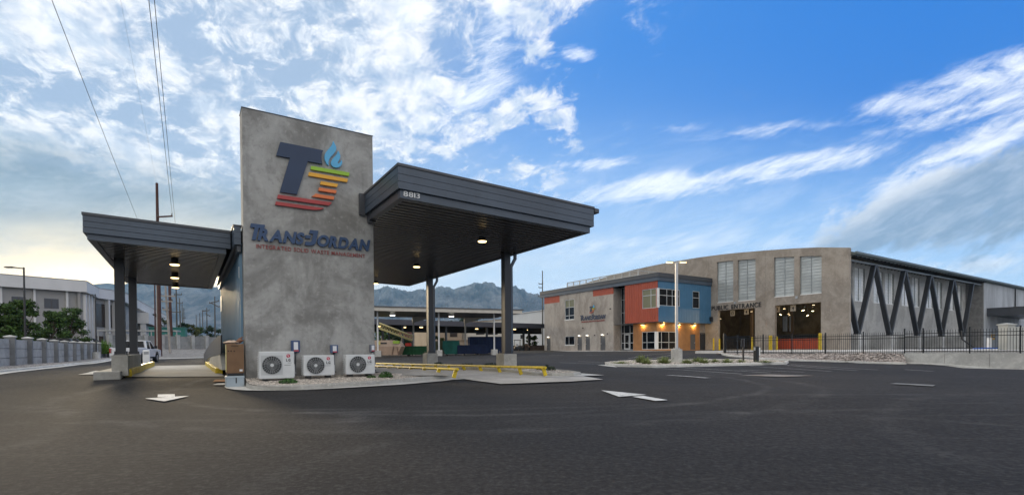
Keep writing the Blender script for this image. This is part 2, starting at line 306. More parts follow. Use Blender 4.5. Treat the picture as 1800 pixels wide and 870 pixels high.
# ------------------------------------------------------------------ mesh helpers
class MB:
    """collects simple solids and links them as ONE mesh object"""
    def __init__(s): s.v = []; s.f = []; s.sm = []
    def add(s, vs, fs, smooth=False):
        o = len(s.v); s.v += [tuple(float(c) for c in q) for q in vs]
        for f in fs: s.f.append(tuple(i+o for i in f)); s.sm.append(smooth)
        return s
    def box(s, x0, x1, y0, y1, z0, z1):
        vs = [(x, y, z) for z in (z0, z1) for x, y in ((x0, y0), (x1, y0), (x1, y1), (x0, y1))]
        return s.add(vs, [(3, 2, 1, 0), (4, 5, 6, 7), (0, 1, 5, 4), (1, 2, 6, 5), (2, 3, 7, 6), (3, 0, 4, 7)])
    def bar(s, p, q, w, h, up=(0, 0, 1)):
        """a rectangular bar from p to q"""
        p, q = Vector(p), Vector(q); d = (q-p).normalized(); r = d.cross(Vector(up))
        if r.length < 1e-4: r = Vector((1, 0, 0))
        r.normalize(); k = r.cross(d).normalized(); r = r*w/2; k = k*h/2
        vs = [e+i*r+j*k for e in (p, q) for i, j in ((-1, -1), (1, -1), (1, 1), (-1, 1))]
        return s.add(vs, [(3, 2, 1, 0), (4, 5, 6, 7), (0, 1, 5, 4), (1, 2, 6, 5), (2, 3, 7, 6), (3, 0, 4, 7)])
    def cyl(s, p, q, r, n=10, r2=None, caps=True):
        p, q = Vector(p), Vector(q); d = (q-p).normalized(); r2 = r if r2 is None else r2
        a = d.orthogonal().normalized(); b = d.cross(a)
        vs = [e+(a*math.cos(2*math.pi*i/n)+b*math.sin(2*math.pi*i/n))*rr for e, rr in ((p, r), (q, r2)) for i in range(n)]
        s.add(vs, [(i, (i+1) % n, n+(i+1) % n, n+i) for i in range(n)], True)
        if caps: s.add(vs[:n], [tuple(range(n-1, -1, -1))]); s.add(vs[n:], [tuple(range(n))])
        return s
    def tube(s, pts, r, n=8):
        for i in range(len(pts)-1): s.cyl(pts[i], pts[i+1], r, n)
        return s
    def prism(s, poly, fn):
        """polygon of (p, q) pairs; fn(p, q, k) gives the point, k = 0 front and 1 back"""
        n = len(poly); vs = [fn(p, q, 0) for p, q in poly]+[fn(p, q, 1) for p, q in poly]
        return s.add(vs, [tuple(range(n)), tuple(range(2*n-1, n-1, -1))]+[(i, n+i, n+(i+1) % n, (i+1) % n) for i in range(n)])
    def quadgrid(s, c00, c10, c11, c01, nx, ny, fz=None):
        c = [np.array(q, float) for q in (c00, c10, c11, c01)]; vs = []
        for j in range(ny+1):
            for i in range(nx+1):
                u, v = i/nx, j/ny; q = (c[0]*(1-u)+c[1]*u)*(1-v)+(c[3]*(1-u)+c[2]*u)*v
                if fz: q = np.array([q[0], q[1], fz(q[0], q[1])])
                vs.append(q)
        return s.add(vs, [(j*(nx+1)+i, j*(nx+1)+i+1, (j+1)*(nx+1)+i+1, (j+1)*(nx+1)+i) for j in range(ny) for i in range(nx)])
    def blob(s, c, r, rot=0., n=5, squash=.6, jit=.25):
        """an angular stone"""
        vs = [(c[0], c[1], c[2]+r*squash), (c[0], c[1], c[2]-r*squash)]
        for i in range(n):
            a = rot+2*math.pi*i/n; k = r*(1+random.uniform(-jit, jit)); vs.append((c[0]+k*math.cos(a), c[1]+k*math.sin(a), c[2]+random.uniform(-.25, .35)*r*squash))
        return s.add(vs, [(0, 2+i, 2+(i+1) % n) for i in range(n)]+[(1, 2+(i+1) % n, 2+i) for i in range(n)])
    def map(s, fn): s.v = [fn(*q) for q in s.v]; return s
    def mesh(s, name, mat):
        me = bpy.data.meshes.new(name); me.from_pydata(s.v, [], s.f)
        me.polygons.foreach_set('use_smooth', s.sm)
        if len(s.f) < 30000:
            b = bmesh.new(); b.from_mesh(me); bmesh.ops.recalc_face_normals(b, faces=b.faces); b.to_mesh(me); b.free()
        if mat: me.materials.append(mat)
        me.update(); return me
    def build(s, name, mat, parent=None, bevel=0.):
        return link(name, s.mesh(name, mat), parent, bevel)
def link(name, me, parent=None, bevel=0.):
    o = bpy.data.objects.new(name, me); COL.objects.link(o); o.parent = parent
    if bevel:
        bv = o.modifiers.new('bevel', 'BEVEL'); bv.width = bevel; bv.segments = 2; bv.limit_method = 'ANGLE'
    return o
def box(*a): return MB().box(*a)
def tag(o, label, cat, group=None):
    o['label'] = label; o['category'] = cat
    if group: o['group'] = group
    return o
def thing(name, label, cat, loc=(0, 0, 0), deg=0., group=None):
    o = bpy.data.objects.new(name, None); COL.objects.link(o); o.location = loc; o.rotation_euler = (0, 0, R(deg)); o.empty_display_size = .2
    return tag(o, label, cat, group)
def kind(o, k): o['kind'] = k; return o
def setting(name, mb, mat, bevel=0.): return kind(mb.build(name, mat, None, bevel), 'structure')
def dup(root, loc=None, deg=None, label=None, group=None):
    def cp(o, par):
        c = o.copy(); COL.objects.link(c); c.parent = par
        for ch in [q for q in kids.get(o.name, ())]: cp(ch, c)
        return c
    kids = {}
    for q in COL.objects:
        if q.parent: kids.setdefault(q.parent.name, []).append(q)
    r = cp(root, None)
    if loc is not None: r.location = loc
    if deg is not None: r.rotation_euler = (0, 0, R(deg))
    if label: r['label'] = label
    if group: r['group'] = group
    return r
def copies(name, me, parent, locs, rot=None):
    """alike pieces that share one mesh"""
    out = []
    for i, l in enumerate(locs):
        o = link(name, me, parent); o.location = l
        if rot: o.rotation_euler = rot[i] if isinstance(rot, list) else rot
        out.append(o)
    return out
_fc = {}
def glyph(ch, bold=0.):
    """flat outline mesh of one character: (verts, faces, x0, x1, cap height 1)"""
    if (ch, bold) in _fc: return _fc[(ch, bold)]
    cu = bpy.data.curves.new('glyph', 'FONT'); cu.body = ch; cu.size = 1; cu.offset = bold; cu.resolution_u = 4; cu.fill_mode = 'BOTH'; cu.extrude = .5
    ob = bpy.data.objects.new('glyph', cu); me = bpy.data.meshes.new_from_object(ob)
    vs = np.array([v.co[:] for v in me.vertices]); fs = [tuple(p.vertices) for p in me.polygons]
    bpy.data.objects.remove(ob); bpy.data.curves.remove(cu); bpy.data.meshes.remove(me)
    _fc[(ch, bold)] = (vs, fs); return _fc[(ch, bold)]
CAPZ = None
def lettering(parent, text, x0, x1, z0, z1, y0, y1, mat, name='letter', bold=0., shear=0., gap=.12, space=.45, flip=False, join=None):
    """letters standing on the plane y: laid from x0 to x1 along x, z0..z1 high, y0 (front) .. y1 (back)"""
    caps = glyph('H', bold)[0]; ch0, ch1 = caps[:, 1].min(), caps[:, 1].max(); hh = ch1-ch0
    x = 0.; items = []
    for ch in text:
        if ch == ' ': x += space; continue
        vs, fs = glyph(ch, bold); a, b = vs[:, 0].min(), vs[:, 0].max()
        items.append((ch, vs, fs, x-a)); x += b-a+gap
    tot = x-gap; k = (x1-x0)/(tot+shear*hh); kz = (z1-z0)/hh; out = []; J = MB() if join else None
    for ch, vs, fs, dx in items:
        mb = J or MB()
        pts = [(x0+(q[0]+dx+shear*(q[1]-ch0))*k, y0 if q[2] > 0 else y1, z0+(q[1]-ch0)*kz) for q in vs]
        mb.add(pts, fs)
        if not join: out.append(mb.build(name, mat, parent))
    if join: out.append(J.build(join, mat, parent))
    return out
def polyplate(name, mat, parent, poly, y0, y1):
    """a plate cut to an outline of (x, z) points, y0 front, y1 back"""
    return MB().prism(poly, lambda p, q, k: (p, y1 if k else y0, q)).build(name, mat, parent)
def drape(poly4, nx, ny, dz):
    return MB().quadgrid(*[(*p[:2], 0) for p in poly4], nx, ny, lambda x, y: tz(x, y)+dz)
def kerb(path, w=.16, h=.15, base=-.1, seg=2.4, gap=.016):
    """poured kerb along a ground path (its outer edge); the body lies to the left of the path"""
    mb = MB(); pts = [Vector(p[:2]) for p in path]; nrm = []
    for i in range(len(pts)):
        d = (pts[min(i+1, len(pts)-1)]-pts[max(i-1, 0)]).normalized(); nrm.append(Vector((-d.y, d.x)))
    run = 0.
    for i in range(len(pts)-1):
        L = (pts[i+1]-pts[i]).length; k = max(1, round(L/seg)) if L > seg*.7 else 1
        for j in range(k):
            a, b = j/k, (j+1)/k; ga = gap/L if (k > 1 and j > 0) else 0; gb = 0
            q = [pts[i].lerp(pts[i+1], a+ga), pts[i].lerp(pts[i+1], b-gb)]; n = [nrm[i].lerp(nrm[i+1], a+ga), nrm[i].lerp(nrm[i+1], b-gb)]
            vs = []
            for e in (0, 1):
                z = tz(q[e].x, q[e].y)
                for off, zz in ((-.03, base), (0, h-.03), (.03, h), (w, h), (w, base)): vs.append((q[e].x+n[e].x*off, q[e].y+n[e].y*off, z+zz))
            mb.add(vs, [(0, 5, 6, 1), (1, 6, 7, 2), (2, 7, 8, 3), (3, 8, 9, 4), (4, 3, 2, 1, 0), (5, 6, 7, 8, 9)])
    return mb
def stones(poly, n, r0, r1, zf, sq=.6):
    """loose stones scattered in a polygon of ground points"""
    P = [Vector(p[:2]) for p in poly]; xs = [p.x for p in P]; ys = [p.y for p in P]; mb = MB(); k = 0
    def inside(x, y):
        c = False; j = len(P)-1
        for i in range(len(P)):
            if (P[i].y > y) != (P[j].y > y) and x < (P[j].x-P[i].x)*(y-P[i].y)/(P[j].y-P[i].y)+P[i].x: c = not c
            j = i
        return c
    while k < n:
        x, y = random.uniform(min(xs), max(xs)), random.uniform(min(ys), max(ys))
        if not inside(x, y): continue
        r = random.uniform(r0, r1); mb.blob((x, y, zf(x, y)+r*.2), r, random.uniform(0, 6), 5, sq); k += 1
    return mb
def leaves(n, pick, size, flat=.0, mb=None):
    """n small leaf faces at points pick() -> (point, outward direction)"""
    mb = mb or MB()
    for _ in range(n):
        c, o = pick(); s = size*random.uniform(.6, 1.3)
        d = Vector((random.gauss(0, 1), random.gauss(0, 1), random.gauss(0, 1)))*.9+Vector(o); d.normalize()
        a = d.orthogonal().normalized(); a.rotate(Matrix.Rotation(random.uniform(0, 6.28), 3, d)); b = d.cross(a); c = Vector(c)
        mb.add([c-a*s, c+b*s*.45, c+a*s, c-b*s*.45], [(0, 1, 2, 3)])
    return mb
def tree(loc, h, w, label, leafmat, barkmat, group=None, n=2600, size=.16, trunk=.22, name='leafy_tree', clumps=26, low=.12, taper=.0):
    t = thing(name, label, 'tree', loc, random.uniform(0, 360), group)
    k = MB(); th = h*trunk; tr = w*.03+.05; k.cyl((0, 0, -.1), (.04*w, 0, th), tr, 8, tr*.75); k.cyl((.04*w, 0, th), (0, .03*w, h*.8), tr*.75, 7, tr*.2)
    cl = []
    for i in range(clumps):
        q = random.uniform(low, 1.); zz = h*q; rad = w/2*math.sqrt(max(.06, 1-((q-.45-low*.3)/.62)**2))*(1-taper*q)
        a = random.uniform(0, 6.28); rr = rad*math.sqrt(random.uniform(.05, 1)); cr = w*random.uniform(.13, .22)*(1-.5*taper*q)
        c = Vector((rr*math.cos(a), rr*math.sin(a), min(zz, h-cr*.6))); cl.append((c, cr))
        if i % 2 == 0: k.cyl((0, 0, max(th*.6, zz*.55)), c, tr*.35, 5, tr*.1, False)
    k.build('trunk', barkmat, t)
    def pick():
        c, r = random.choice(cl); d = Vector((random.gauss(0, 1), random.gauss(0, 1), random.gauss(0, 1))).normalized()
        return c+Vector((d.x*r, d.y*r, d.z*r*.75))*random.uniform(.35, 1.05), d
    leaves(n, pick, size).build('crown', leafmat, t); return t
# ================================================================== SETTING: ground
def grid_axis(segs):
    out = [segs[0][0]]
    for a, b, st in segs:
        n = max(1, round((b-a)/st)); out += [a+(b-a)*(i+1)/n for i in range(n)]
    return out
xs = grid_axis([(-90, -40, 3), (-40, 40, .9), (40, 120, 4)]); ys = grid_axis([(-30, 0, 3), (0, 45, .9), (45, 125, 2.5)])
mb = MB(); mb.add([(x, y, tz(x, y)) for y in ys for x in xs], [(j*len(xs)+i, j*len(xs)+i+1, (j+1)*len(xs)+i+1, (j+1)*len(xs)+i) for j in range(len(ys)-1) for i in range(len(xs)-1)], True)
setting('asphalt_ground', mb, ASPHALT)
FIELD = pm('far_field', (.12, .115, .085), .95, 0, .25, .02, col2=(.10, .12, .06))
mb = MB(); mb.quadgrid((-9000, -9000, -.9), (9000, -9000, -.9), (9000, 9000, -.9), (-9000, 9000, -.9), 6, 6); setting('terrain', mb, FIELD)
# mountains far beyond the town
ROCK = pm('mountain_rock', (.070, .074, .072), .95, 0, .3, .006, col2=(.21, .205, .20), fine=.40, fscale=.03)
ridge = [(-900, 505), (0, 516), (120, 514), (160, 508), (176, 503), (196, 498), (215, 503), (260, 499), (330, 503), (400, 507), (470, 512), (560, 517), (620, 519), (658, 513), (672, 507.5), (683, 507.5), (693, 511), (725, 513), (736, 509), (747, 512), (764, 513.8), (777, 507.5), (791, 506.7), (798, 510),
         (807, 506.7), (816, 504), (825, 502), (835, 497.4), (841, 500), (848, 502), (857, 501.3), (868, 504), (878, 505.8), (903, 507.6), (914, 512), (924, 516.4), (940, 518), (953, 520), (1000, 527), (1080, 539), (1180, 550), (1300, 556), (1500, 560), (1800, 566), (2700, 560)]
rng = np.random.RandomState(3)
def ridge_y(px):
    return float(np.interp(px, [q[0] for q in ridge], [q[1] for q in ridge]))
D0 = 4200.
oct_ = [(rng.rand(64)*2-1) for _ in range(7)]
def vn(x, k):
    x = x % 64; i = int(x); f = x-i; f = f*f*(3-2*f); return oct_[k][i]*(1-f)+oct_[k][(i+1) % 64]*f
def rug(u, w):
    r = 0.
    for k in range(6): r += (1-2*abs(vn(u*(2**k)*1.3+w*(2**k)*.7+k*9.1+10*math.sin(w*1.7+k), k)))*.5**k
    return r/1.6
mb = MB(); NY = 40
pxs_ = list(np.arange(-900, 560, 12.))+list(np.arange(560, 1000, 1.6))+list(np.arange(1000, 2701, 20.)); NX = len(pxs_)-1
for j in range(NY+1):
    v = j/NY
    for px in pxs_:
        Y = D0-1500*(1-v); top = at(px, ridge_y(px)-1.0, D0); X = (ray(px, 600)*Y)[0]
        spur = rug(px*.030, v*1.1); fine_ = rug(px*.11, v*2.4)
        e = top[2]*(v**1.05)*(1+(.42*spur+.16*fine_)*(1-v)**.6*(.25+v))+(rug(px*.15, v*3)*9+rug(px*.5, v*5)*6)*(.45 if v > .97 else 1)*v
        mb.v.append((X, Y+(170*spur+60*fine_)*(1-v), max(e, -1.)-1.5*(v == 0)))
mb.f = [(j*(NX+1)+i, j*(NX+1)+i+1, (j+1)*(NX+1)+i+1, (j+1)*(NX+1)+i) for j in range(NY) for i in range(NX)]; mb.sm = [False]*len(mb.f)
o = len(mb.v)
for px in pxs_: mb.v.append(((ray(px, 600)*(D0+900))[0], D0+900, -2))
for i in range(NX): mb.f.append((NY*(NX+1)+i, NY*(NX+1)+i+1, o+i+1, o+i)); mb.sm.append(False)
setting('mountains', mb, ROCK)

# concrete slabs, aprons and kerbs round the scale house
CONC = concrete('slab_concrete', (.36, .345, .32), (.47, .455, .43), (.41, .39, .36), .9)
GUTTER = concrete('gutter_concrete', (.47, .46, .43), (.60, .59, .56), (.53, .52, .49), 1.1)
def sw(a, b): return S.w(a, b)
setting('lane_slab', drape((g(216, 662.5), g(395, 662), sw(-.35, 19), sw(-3.3, 19)), 6, 24, .022), CONC)
setting('lane_slab', drape((sw(6.0, -1.0), sw(9.7, -2.4), sw(9.7, 17), sw(6.0, 17)), 8, 30, .022), CONC)
apr = [g(816, 667.2), g(880, 676.2), g(1000, 672), g(1060, 668.2)]
mb = MB()
apt = [sw(5.9, .3), apr[0], apr[1], apr[2], apr[3], g(1005, 657.5), sw(9.75, -1.6)]
cen = np.mean([q[:2] for q in apt], axis=0)
for i in range(len(apt)): mb.v += list(drape((cen, cen, apt[(i+1) % len(apt)], apt[i]), 1, 6, .034).v); 
vs = mb.v; mb.v = []; mb2 = MB()
for i in range(len(apt)):
    mb2.quadgrid((*cen, 0), (*cen, 0), (*apt[(i+1) % len(apt)][:2], 0), (*apt[i][:2], 0), 4, 6, lambda x, y: tz(x, y)+.034)
setting('concrete_apron', mb2, CONC)
# gravel bed in front of the tower with its kerb and gutter
kp = [g(*q, z) for q, z in (((431.5, 669.5), .15), ((434, 673.5), .15), ((444, 676.2), .15), ((462, 677.3), .15), ((500, 677.2), .15), ((540, 676), .15), ((580, 673.7), .15), ((640, 670), .15), ((700, 665.8), .15), ((760, 660.5), .15), ((797, 656.8), .15))]
setting('kerb', kerb(kp), KERB)
gp = [g(*q) for q in ((394, 680.5), (398, 683.5), (412, 686), (433, 687.2), (460, 687.6), (500, 687), (540, 685.8), (588, 684), (640, 681), (700, 677.4), (760, 672.3), (797, 668.2), (816, 667.2))]
inner = [g(*q) for q in ((420, 676), (426, 677), (430, 678), (436, 679), (462, 679.5), (500, 679.5), (540, 678), (580, 676), (640, 672.5), (700, 668.5), (760, 663.5), (797, 660.), (812, 662))]
mb = MB(); n = len(gp)
for i in range(n-1): mb.quadgrid((*gp[i][:2], 0), (*gp[i+1][:2], 0), (*inner[i+1][:2], 0), (*inner[i][:2], 0), 2, 2, lambda x, y: tz(x, y)+.028)
setting('gutter', mb, GUTTER)
def bedz(x, y):
    a, b = S.loc((x, y)); return tz(x, y)+.10+.13*min(1, max(0, (b+2.2)/2.2))*min(1, max(0, (5.6-a)/1.6))
bed = [p[:2] for p in kp]+[sw(6.2, -.9), sw(6.15, .6), sw(3.9, .1), sw(0, .1)]
cen = np.mean([q[:2] for q in bed], axis=0); mb = MB()
for i in range(len(bed)): mb.quadgrid((*cen, 0), (*cen, 0), (*bed[(i+1) % len(bed)][:2], 0), (*bed[i][:2], 0), 5, 6, bedz)
PEBBLE = pm('pale_pebbles', (.47, .42, .37), .85, 0, .2, 5., island=.32)
setting('gravel_bed', mb, pm('gravel_base', (.36, .33, .29), .95, 0, .3, 20.))
kind(stones(bed, 5200, .016, .035, bedz).build('pebbles', PEBBLE), 'stuff')
setting('island_slab', drape((sw(4.4, -.2), sw(6.15, -1.25), sw(6.15, 12), sw(4.4, 12)), 4, 20, .17), CONC)
# right hand island under the canopy columns
isl = [g(*q, z) for q, z in (((957, 648.6), .15), ((975, 650.2), .15), ((997, 650.5), .15), ((1000, 647.8), .15))]
ip = [S.loc(q) for q in isl]; ka, kb = ip[1][0], ip[1][1]
rp = [sw(9.62, 13), sw(9.62, -1.2), sw(9.9, -2.1), sw(10.6, -2.5), sw(11.3, -2.1), sw(11.6, -1.2), sw(11.6, 13)]
setting('kerb', kerb(rp), KERB)
rz = lambda x, y: tz(x, y)+.12
mb = MB(); mb.quadgrid(sw(9.7, -1.6), sw(11.5, -1.6), sw(11.5, 13), sw(9.7, 13), 4, 20, rz)
mb.quadgrid(sw(10.1, -2.2), sw(11.1, -2.2), sw(11.5, -1.6), sw(9.7, -1.6), 2, 2, rz); setting('gravel_bed', mb, MATS['gravel_base'])
kind(stones([sw(9.75, -2), sw(11.4, -2), sw(11.4, 12), sw(9.75, 12)], 2600, .02, .045, rz).build('pebbles', PEBBLE), 'stuff')
setting('gutter', drape((sw(9.5, -2.5), sw(11.9, -2.75), sw(11.9, -1.), sw(9.5, -2.0)), 4, 3, .045), GUTTER)
# left island
mb = MB(); mb.box(-4.02, -3.32, 3.85, 11.5, -.2, .47).map(lambda a, b, z: S.w(a, b, z))
setting('island_slab', mb, KERB, .03)
mb = MB(); gq = [g(*q) for q in ((137, 659.2), (218, 661), (222, 655), (168, 652.5))]; mb.quadgrid(*[(*q[:2], 0) for q in gq], 5, 4, lambda x, y: tz(x, y)+.03); setting('gutter', mb, GUTTER)
# lane at the far left: kerb, gutter and gravel strip along the precast wall
LW = S.loc(at(13.3, 647.3, 29.7))[0]          # the wall stands on this line
setting('gutter', drape((sw(LW+1.9, -6), sw(LW+2.5, -6), sw(LW+2.5, 62), sw(LW+1.9, 62)), 2, 60, .025), GUTTER)
setting('kerb', kerb([sw(LW+1.9, -6), sw(LW+1.9, 12), sw(LW+1.9, 30), sw(LW+1.9, 62)], .18, .13), GUTTER)
lz = lambda x, y: tz(x, y)+.13
setting('gravel_strip', MB().quadgrid(sw(LW-.2, -6), sw(LW+1.8, -6), sw(LW+1.8, 62), sw(LW-.2, 62), 3, 60, lz), pm('grey_gravel', (.30, .285, .27), .95, 0, .25, 3., fine=.45, fscale=14.))
kind(stones([sw(LW+.1, 2), sw(LW+1.75, 2), sw(LW+1.75, 34), sw(LW+.1, 34)], 2600, .03, .06, lz).build('gravel_stones', pm('grey_stones', (.31, .29, .275), .9, 0, .2, 3., island=.3)), 'stuff')
# painted marks
def mark(name, pts, mat=MARK, dz=.024, n=6):
    c = [(*q[:2], 0) for q in pts]
    if len(c) == 3: c.append(c[2])
    return setting(name, MB().quadgrid(*c, n, n, lambda x, y: tz(x, y)+dz), mat)
mark('arrow_head', [g(255, 701.5), g(289, 706.8), g(333, 697), g(292, 699)]); mark('arrow_stem', [g(277, 699.2), g(307.5, 698.6), g(307, 693.8), g(277.5, 694.4)])
mark('arrow_head', [g(1057, 687), g(1088, 698.6), g(1137, 695), g(1112, 692.5)]); mark('arrow_stem', [g(1111, 698.4), g(1152, 706), g(1174, 704.6), g(1131, 697.2)])
mark('arrow_stem', [g(1169, 660.2), g(1237, 665.4), g(1250, 665), g(1182, 660)], WORN)
mark('steel_plate', [g(1564, 675.5), g(1640, 680), g(1644, 677.6), g(1575, 674.2)], pm('patch_grey', (.16, .16, .155), .8, 0, .2, 4.))
def line(p, q, w=.11, mat=WORN, n=12):
    a, b = np.array(g(*p)[:2]), np.array(g(*q)[:2]); d = (b-a)/np.linalg.norm(b-a); r = np.array([-d[1], d[0]])*w/2
    return setting('parking_line', MB().quadgrid((*(a-r), 0), (*(b-r), 0), (*(b+r), 0), (*(a+r), 0), n, 1, lambda x, y: tz(x, y)+.024), mat)
for p, q in (((1300, 650.5), (1414, 654.7)), ((1317, 643.8), (1461, 653.3)), ((1378, 641.5), (1507, 652)), ((1390, 640.8), (1544, 650.6)), ((1149.5, 647), (1304, 658)), ((1188, 646), (1354.5, 656)),
             ((1104, 630.5), (1179, 620.6)), ((1140, 631.7), (1179, 624.5)), ((985, 637.5), (1070, 641)), ((1017, 635.2), (1075, 638)), ((965, 624.2), (990, 624.2)), ((1030, 624), (1060, 624.3)), ((300, 643.6), (352, 643.6)), ((690, 632.5), (742, 631)), ((330, 649.5), (372, 649)), ((1590, 650), (1640, 653))):
    line(p, q)
mark('worn_patch', [g(1300, 660.5), g(1376, 663), g(1432, 661), g(1352, 658.6)], pm('worn_orange', (.40, .30, .22), .85, 0, .4, 2.5, col2=(.30, .29, .28), fine=.4, fscale=12.))
mark('worn_patch', [g(374, 672), g(396, 671.6), g(396, 667.6), g(378, 668)], pm('rusty_patch', (.30, .13, .05), .85, 0, .3, 4.))
mark('gutter', [g(374, 677.5), g(398, 677.5), g(398, 674.5), g(382, 675)], GUTTER, .03)

# ================================================================== SCALE HOUSE
SO = (S.o[0], S.o[1], 0)
tw = thing('sign_tower', 'tall grey rendered concrete slab tower carrying the large coloured sign', 'tower', SO, 32.6)
MB().box(0, 3.94, 0, .7, -.3, 8.36).build('tower_wall', TOWER, tw, .025)
MB().box(-.012, 3.952, -.012, .712, 8.362, 8.378).build('coping', FASCIA, tw)
# the coloured emblem and its words
sg = thing('wall_emblem', 'large raised emblem on the tower: navy letter T, blue flame and rainbow bars', 'sign', SO, 32.6)
Y0, Y1 = -.075, -.012
polyplate('letter', NAVY, sg, [(1.041, 7.53), (2.307, 7.53), (2.262, 7.42), (2.245, 7.31), (2.252, 7.20), (2.272, 7.09), (1.835, 7.09), (1.501, 5.995), (1.005, 5.995), (1.308, 7.09), (.913, 7.09)], Y0, Y1)
LIME = pm('lime_paint', (.30, .52, .035), .5, 0, .04, 2.); AMBER = pm('amber_paint', (.80, .40, .035), .5, 0, .04, 2.); ORANGE = pm('orange_paint', (.72, .185, .055), .5, 0, .04, 2.); CRIM = pm('crimson_paint', (.40, .050, .050), .5, 0, .05, 2.); SKYB = pm('sky_blue_paint', (.10, .42, .70), .45, 0, .04, 2.)
for pts, mm in (([(1.937, 6.965), (3.135, 6.965), (3.114, 6.852), (1.914, 6.852)], LIME), ([(1.863, 6.755), (3.075, 6.755), (3.054, 6.64), (1.843, 6.64)], AMBER), ([(2.222, 6.53), (2.755, 6.53), (2.723, 6.425), (2.202, 6.425)], AMBER),
                ([(2.166, 6.32), (2.71, 6.32), (2.687, 6.218), (2.145, 6.218)], ORANGE), ([(2.055, 6.105), (2.635, 6.105), (2.617, 6.0), (1.936, 6.0), (2.0, 6.04)], ORANGE),
                ([(.954, 5.904), (2.55, 5.904), (2.525, 5.85), (2.46, 5.788), (.927, 5.788)], CRIM), ([(.896, 5.685), (2.313, 5.685), (2.22, 5.63), (2.08, 5.595), (1.969, 5.58), (.868, 5.58)], CRIM)):
    polyplate('bar', mm, sg, pts, Y0, Y1)
def fpt(x, y): p = S.pb(480+x/6.441, 240+y/6.444, -.05); return (p[0], p[2])
fl1 = [fpt(*q) for q in ((680, 55), (697, 88), (712, 118), (715, 145), (706, 172), (680, 205), (650, 235), (634, 262), (626, 292), (628, 334), (606, 312), (588, 278), (580, 240), (583, 210), (598, 180), (622, 150), (648, 122), (668, 92))]
fl2 = [fpt(*q) for q in ((735, 165), (752, 196), (760, 222), (757, 250), (744, 276), (731, 296), (731, 308), (742, 310), (758, 298), (771, 268), (782, 288), (780, 312), (764, 338), (740, 352), (712, 357), (682, 348), (660, 328), (652, 304), (658, 280), (676, 252), (700, 226), (722, 196))]
fm = MB()
for f in (fl1, fl2): fm.prism(f, lambda p, q, k: (p, Y1 if k else Y0, q))
fm.build('flame', SKYB, sg)
wd = thing('wordmark', 'raised navy slanted capital letters across the tower under the emblem', 'lettering', SO, 32.6)
cap = 4.93; bs = 4.445; sc = 4.82; SHR = .22
def sheared(poly, k=SHR): return [(x+(z-bs)*k, z) for x, z in poly]
def lx(x, y=330): return S.pb(430+x/7.826, 385+y/7.826, -.05)[0]
t0_, t1_, t2_, t3_ = lx(98, 275), lx(153, 285), lx(80, 75)-SHR*.42, lx(274, 95)-SHR*.42
LT = [(t0_, bs), (t1_, bs), (t1_, cap-.115), (t3_, cap-.115), (t3_, cap), (t2_, cap), (t2_, cap-.115), (t0_, cap-.115)]
def ul(x, y, dz): return lx(x, y)-SHR*dz
j0, j1, j2, j3, j4 = ul(1015, 160, .49), ul(893, 155, .44), ul(834, 335, .06), ul(834, 262, .26), ul(908, 270, .26)
sw_ = .135
LJ = [(j2, bs-.005), (j0-.14, bs-.005), (j0-.04, bs+.03), (j0, bs+.11), (j0, cap+.005), (j1, cap+.005), (j1, cap-.11), (j0-sw_, cap-.11), (j0-sw_, bs+.15), (j0-sw_-.03, bs+.11), (j2, bs+.11)]
LH = [(j3, bs+.215), (j4, bs+.215), (j4, bs+.315), (j3, bs+.315)]
RA0, RA1, OR0, OR1 = lx(175, 290), lx(832, 250), lx(985, 340), lx(1728, 330)
polyplate('letter', WNAVY, wd, sheared(LT), Y0, Y1)
lettering(wd, 'RANS', RA0, RA1, bs, sc, Y0, Y1, WNAVY, 'letter', .044, SHR, .035)
polyplate('hyphen', WNAVY, wd, sheared(LH), Y0, Y1); polyplate('letter', WNAVY, wd, sheared(LJ), Y0, Y1)
lettering(wd, 'ORDAN', OR0, OR1, bs, sc, Y0, Y1, WNAVY, 'letter', .044, SHR, .035)
tg = thing('tagline', 'thin dark red capital letters in one line below the navy words', 'lettering', SO, 32.6)
lettering(tg, 'INTEGRATED SOLID WASTE MANAGEMENT', .337, 3.636, 4.215, 4.335, -.022, -.004, BRICKRED, 'letter', .004, 0., .14, .36)

# scale house behind the tower
sh = thing('scale_house', 'low scale house with blue ribbed metal wall and slate roof edge behind the tower', 'building', SO, 32.6)
def ribs(x0, x1, pitch, z0, z1, depth=.035, w=.05):
    """ribbed sheet on y = 0, x0..x1"""
    prof = []; x = x0
    while x < x1-1e-6:
        e = min(x+pitch, x1); prof += [(x, 0), (e-w*1.8, 0), (e-w*1.3, -depth), (e-w*.5, -depth)]; x = e
    prof.append((x1, 0)); mb = MB(); mb.v = [(p, q, z) for z in (z0, z1) for p, q in prof]; n = len(prof)
    mb.f = [(i, i+1, n+i+1, n+i) for i in range(n-1)]; mb.sm = [False]*len(mb.f); return mb
MB().box(.02, 3.9, .72, 11.1, -.2, 4.6).build('wall', GREYWALL, sh)
ribs(.2, 11.1, .52, .05, 4.45, .07, .09).map(lambda x, y, z: (y-.0, x, z)).build('ribbed_wall', SBLUE, sh)
MB().box(-.06, .06, 11.1, 11.3, .0, 4.4).build('corner_trim', WHITE, sh)
fm = []
for i in range(3):
    z1 = 4.86-.185*i; MB().box(-.23+.0*i, -.05, .22, 11.35, z1-.177, z1).build('fascia_board', FASCIA, sh)
MB().box(-.15, -.05, .30, 11.3, 4.12, 4.295).build('beam', DARKMETAL, sh); MB().box(-.26, -.02, .20, 11.4, 4.864, 4.90).build('coping', DARKMETAL, sh); MB().box(-.045, 3.95, .75, 11.3, 4.62, 4.84).build('roof', DARKMETAL, sh)
MB().box(-.09, -.03, 10.1, 10.9, 3.0, 3.7).build('wall_box', WHITE, sh); MB().box(-.07, -.04, .9, 1.0, 3.4, 3.75).build('wall_lamp', ALU, sh)

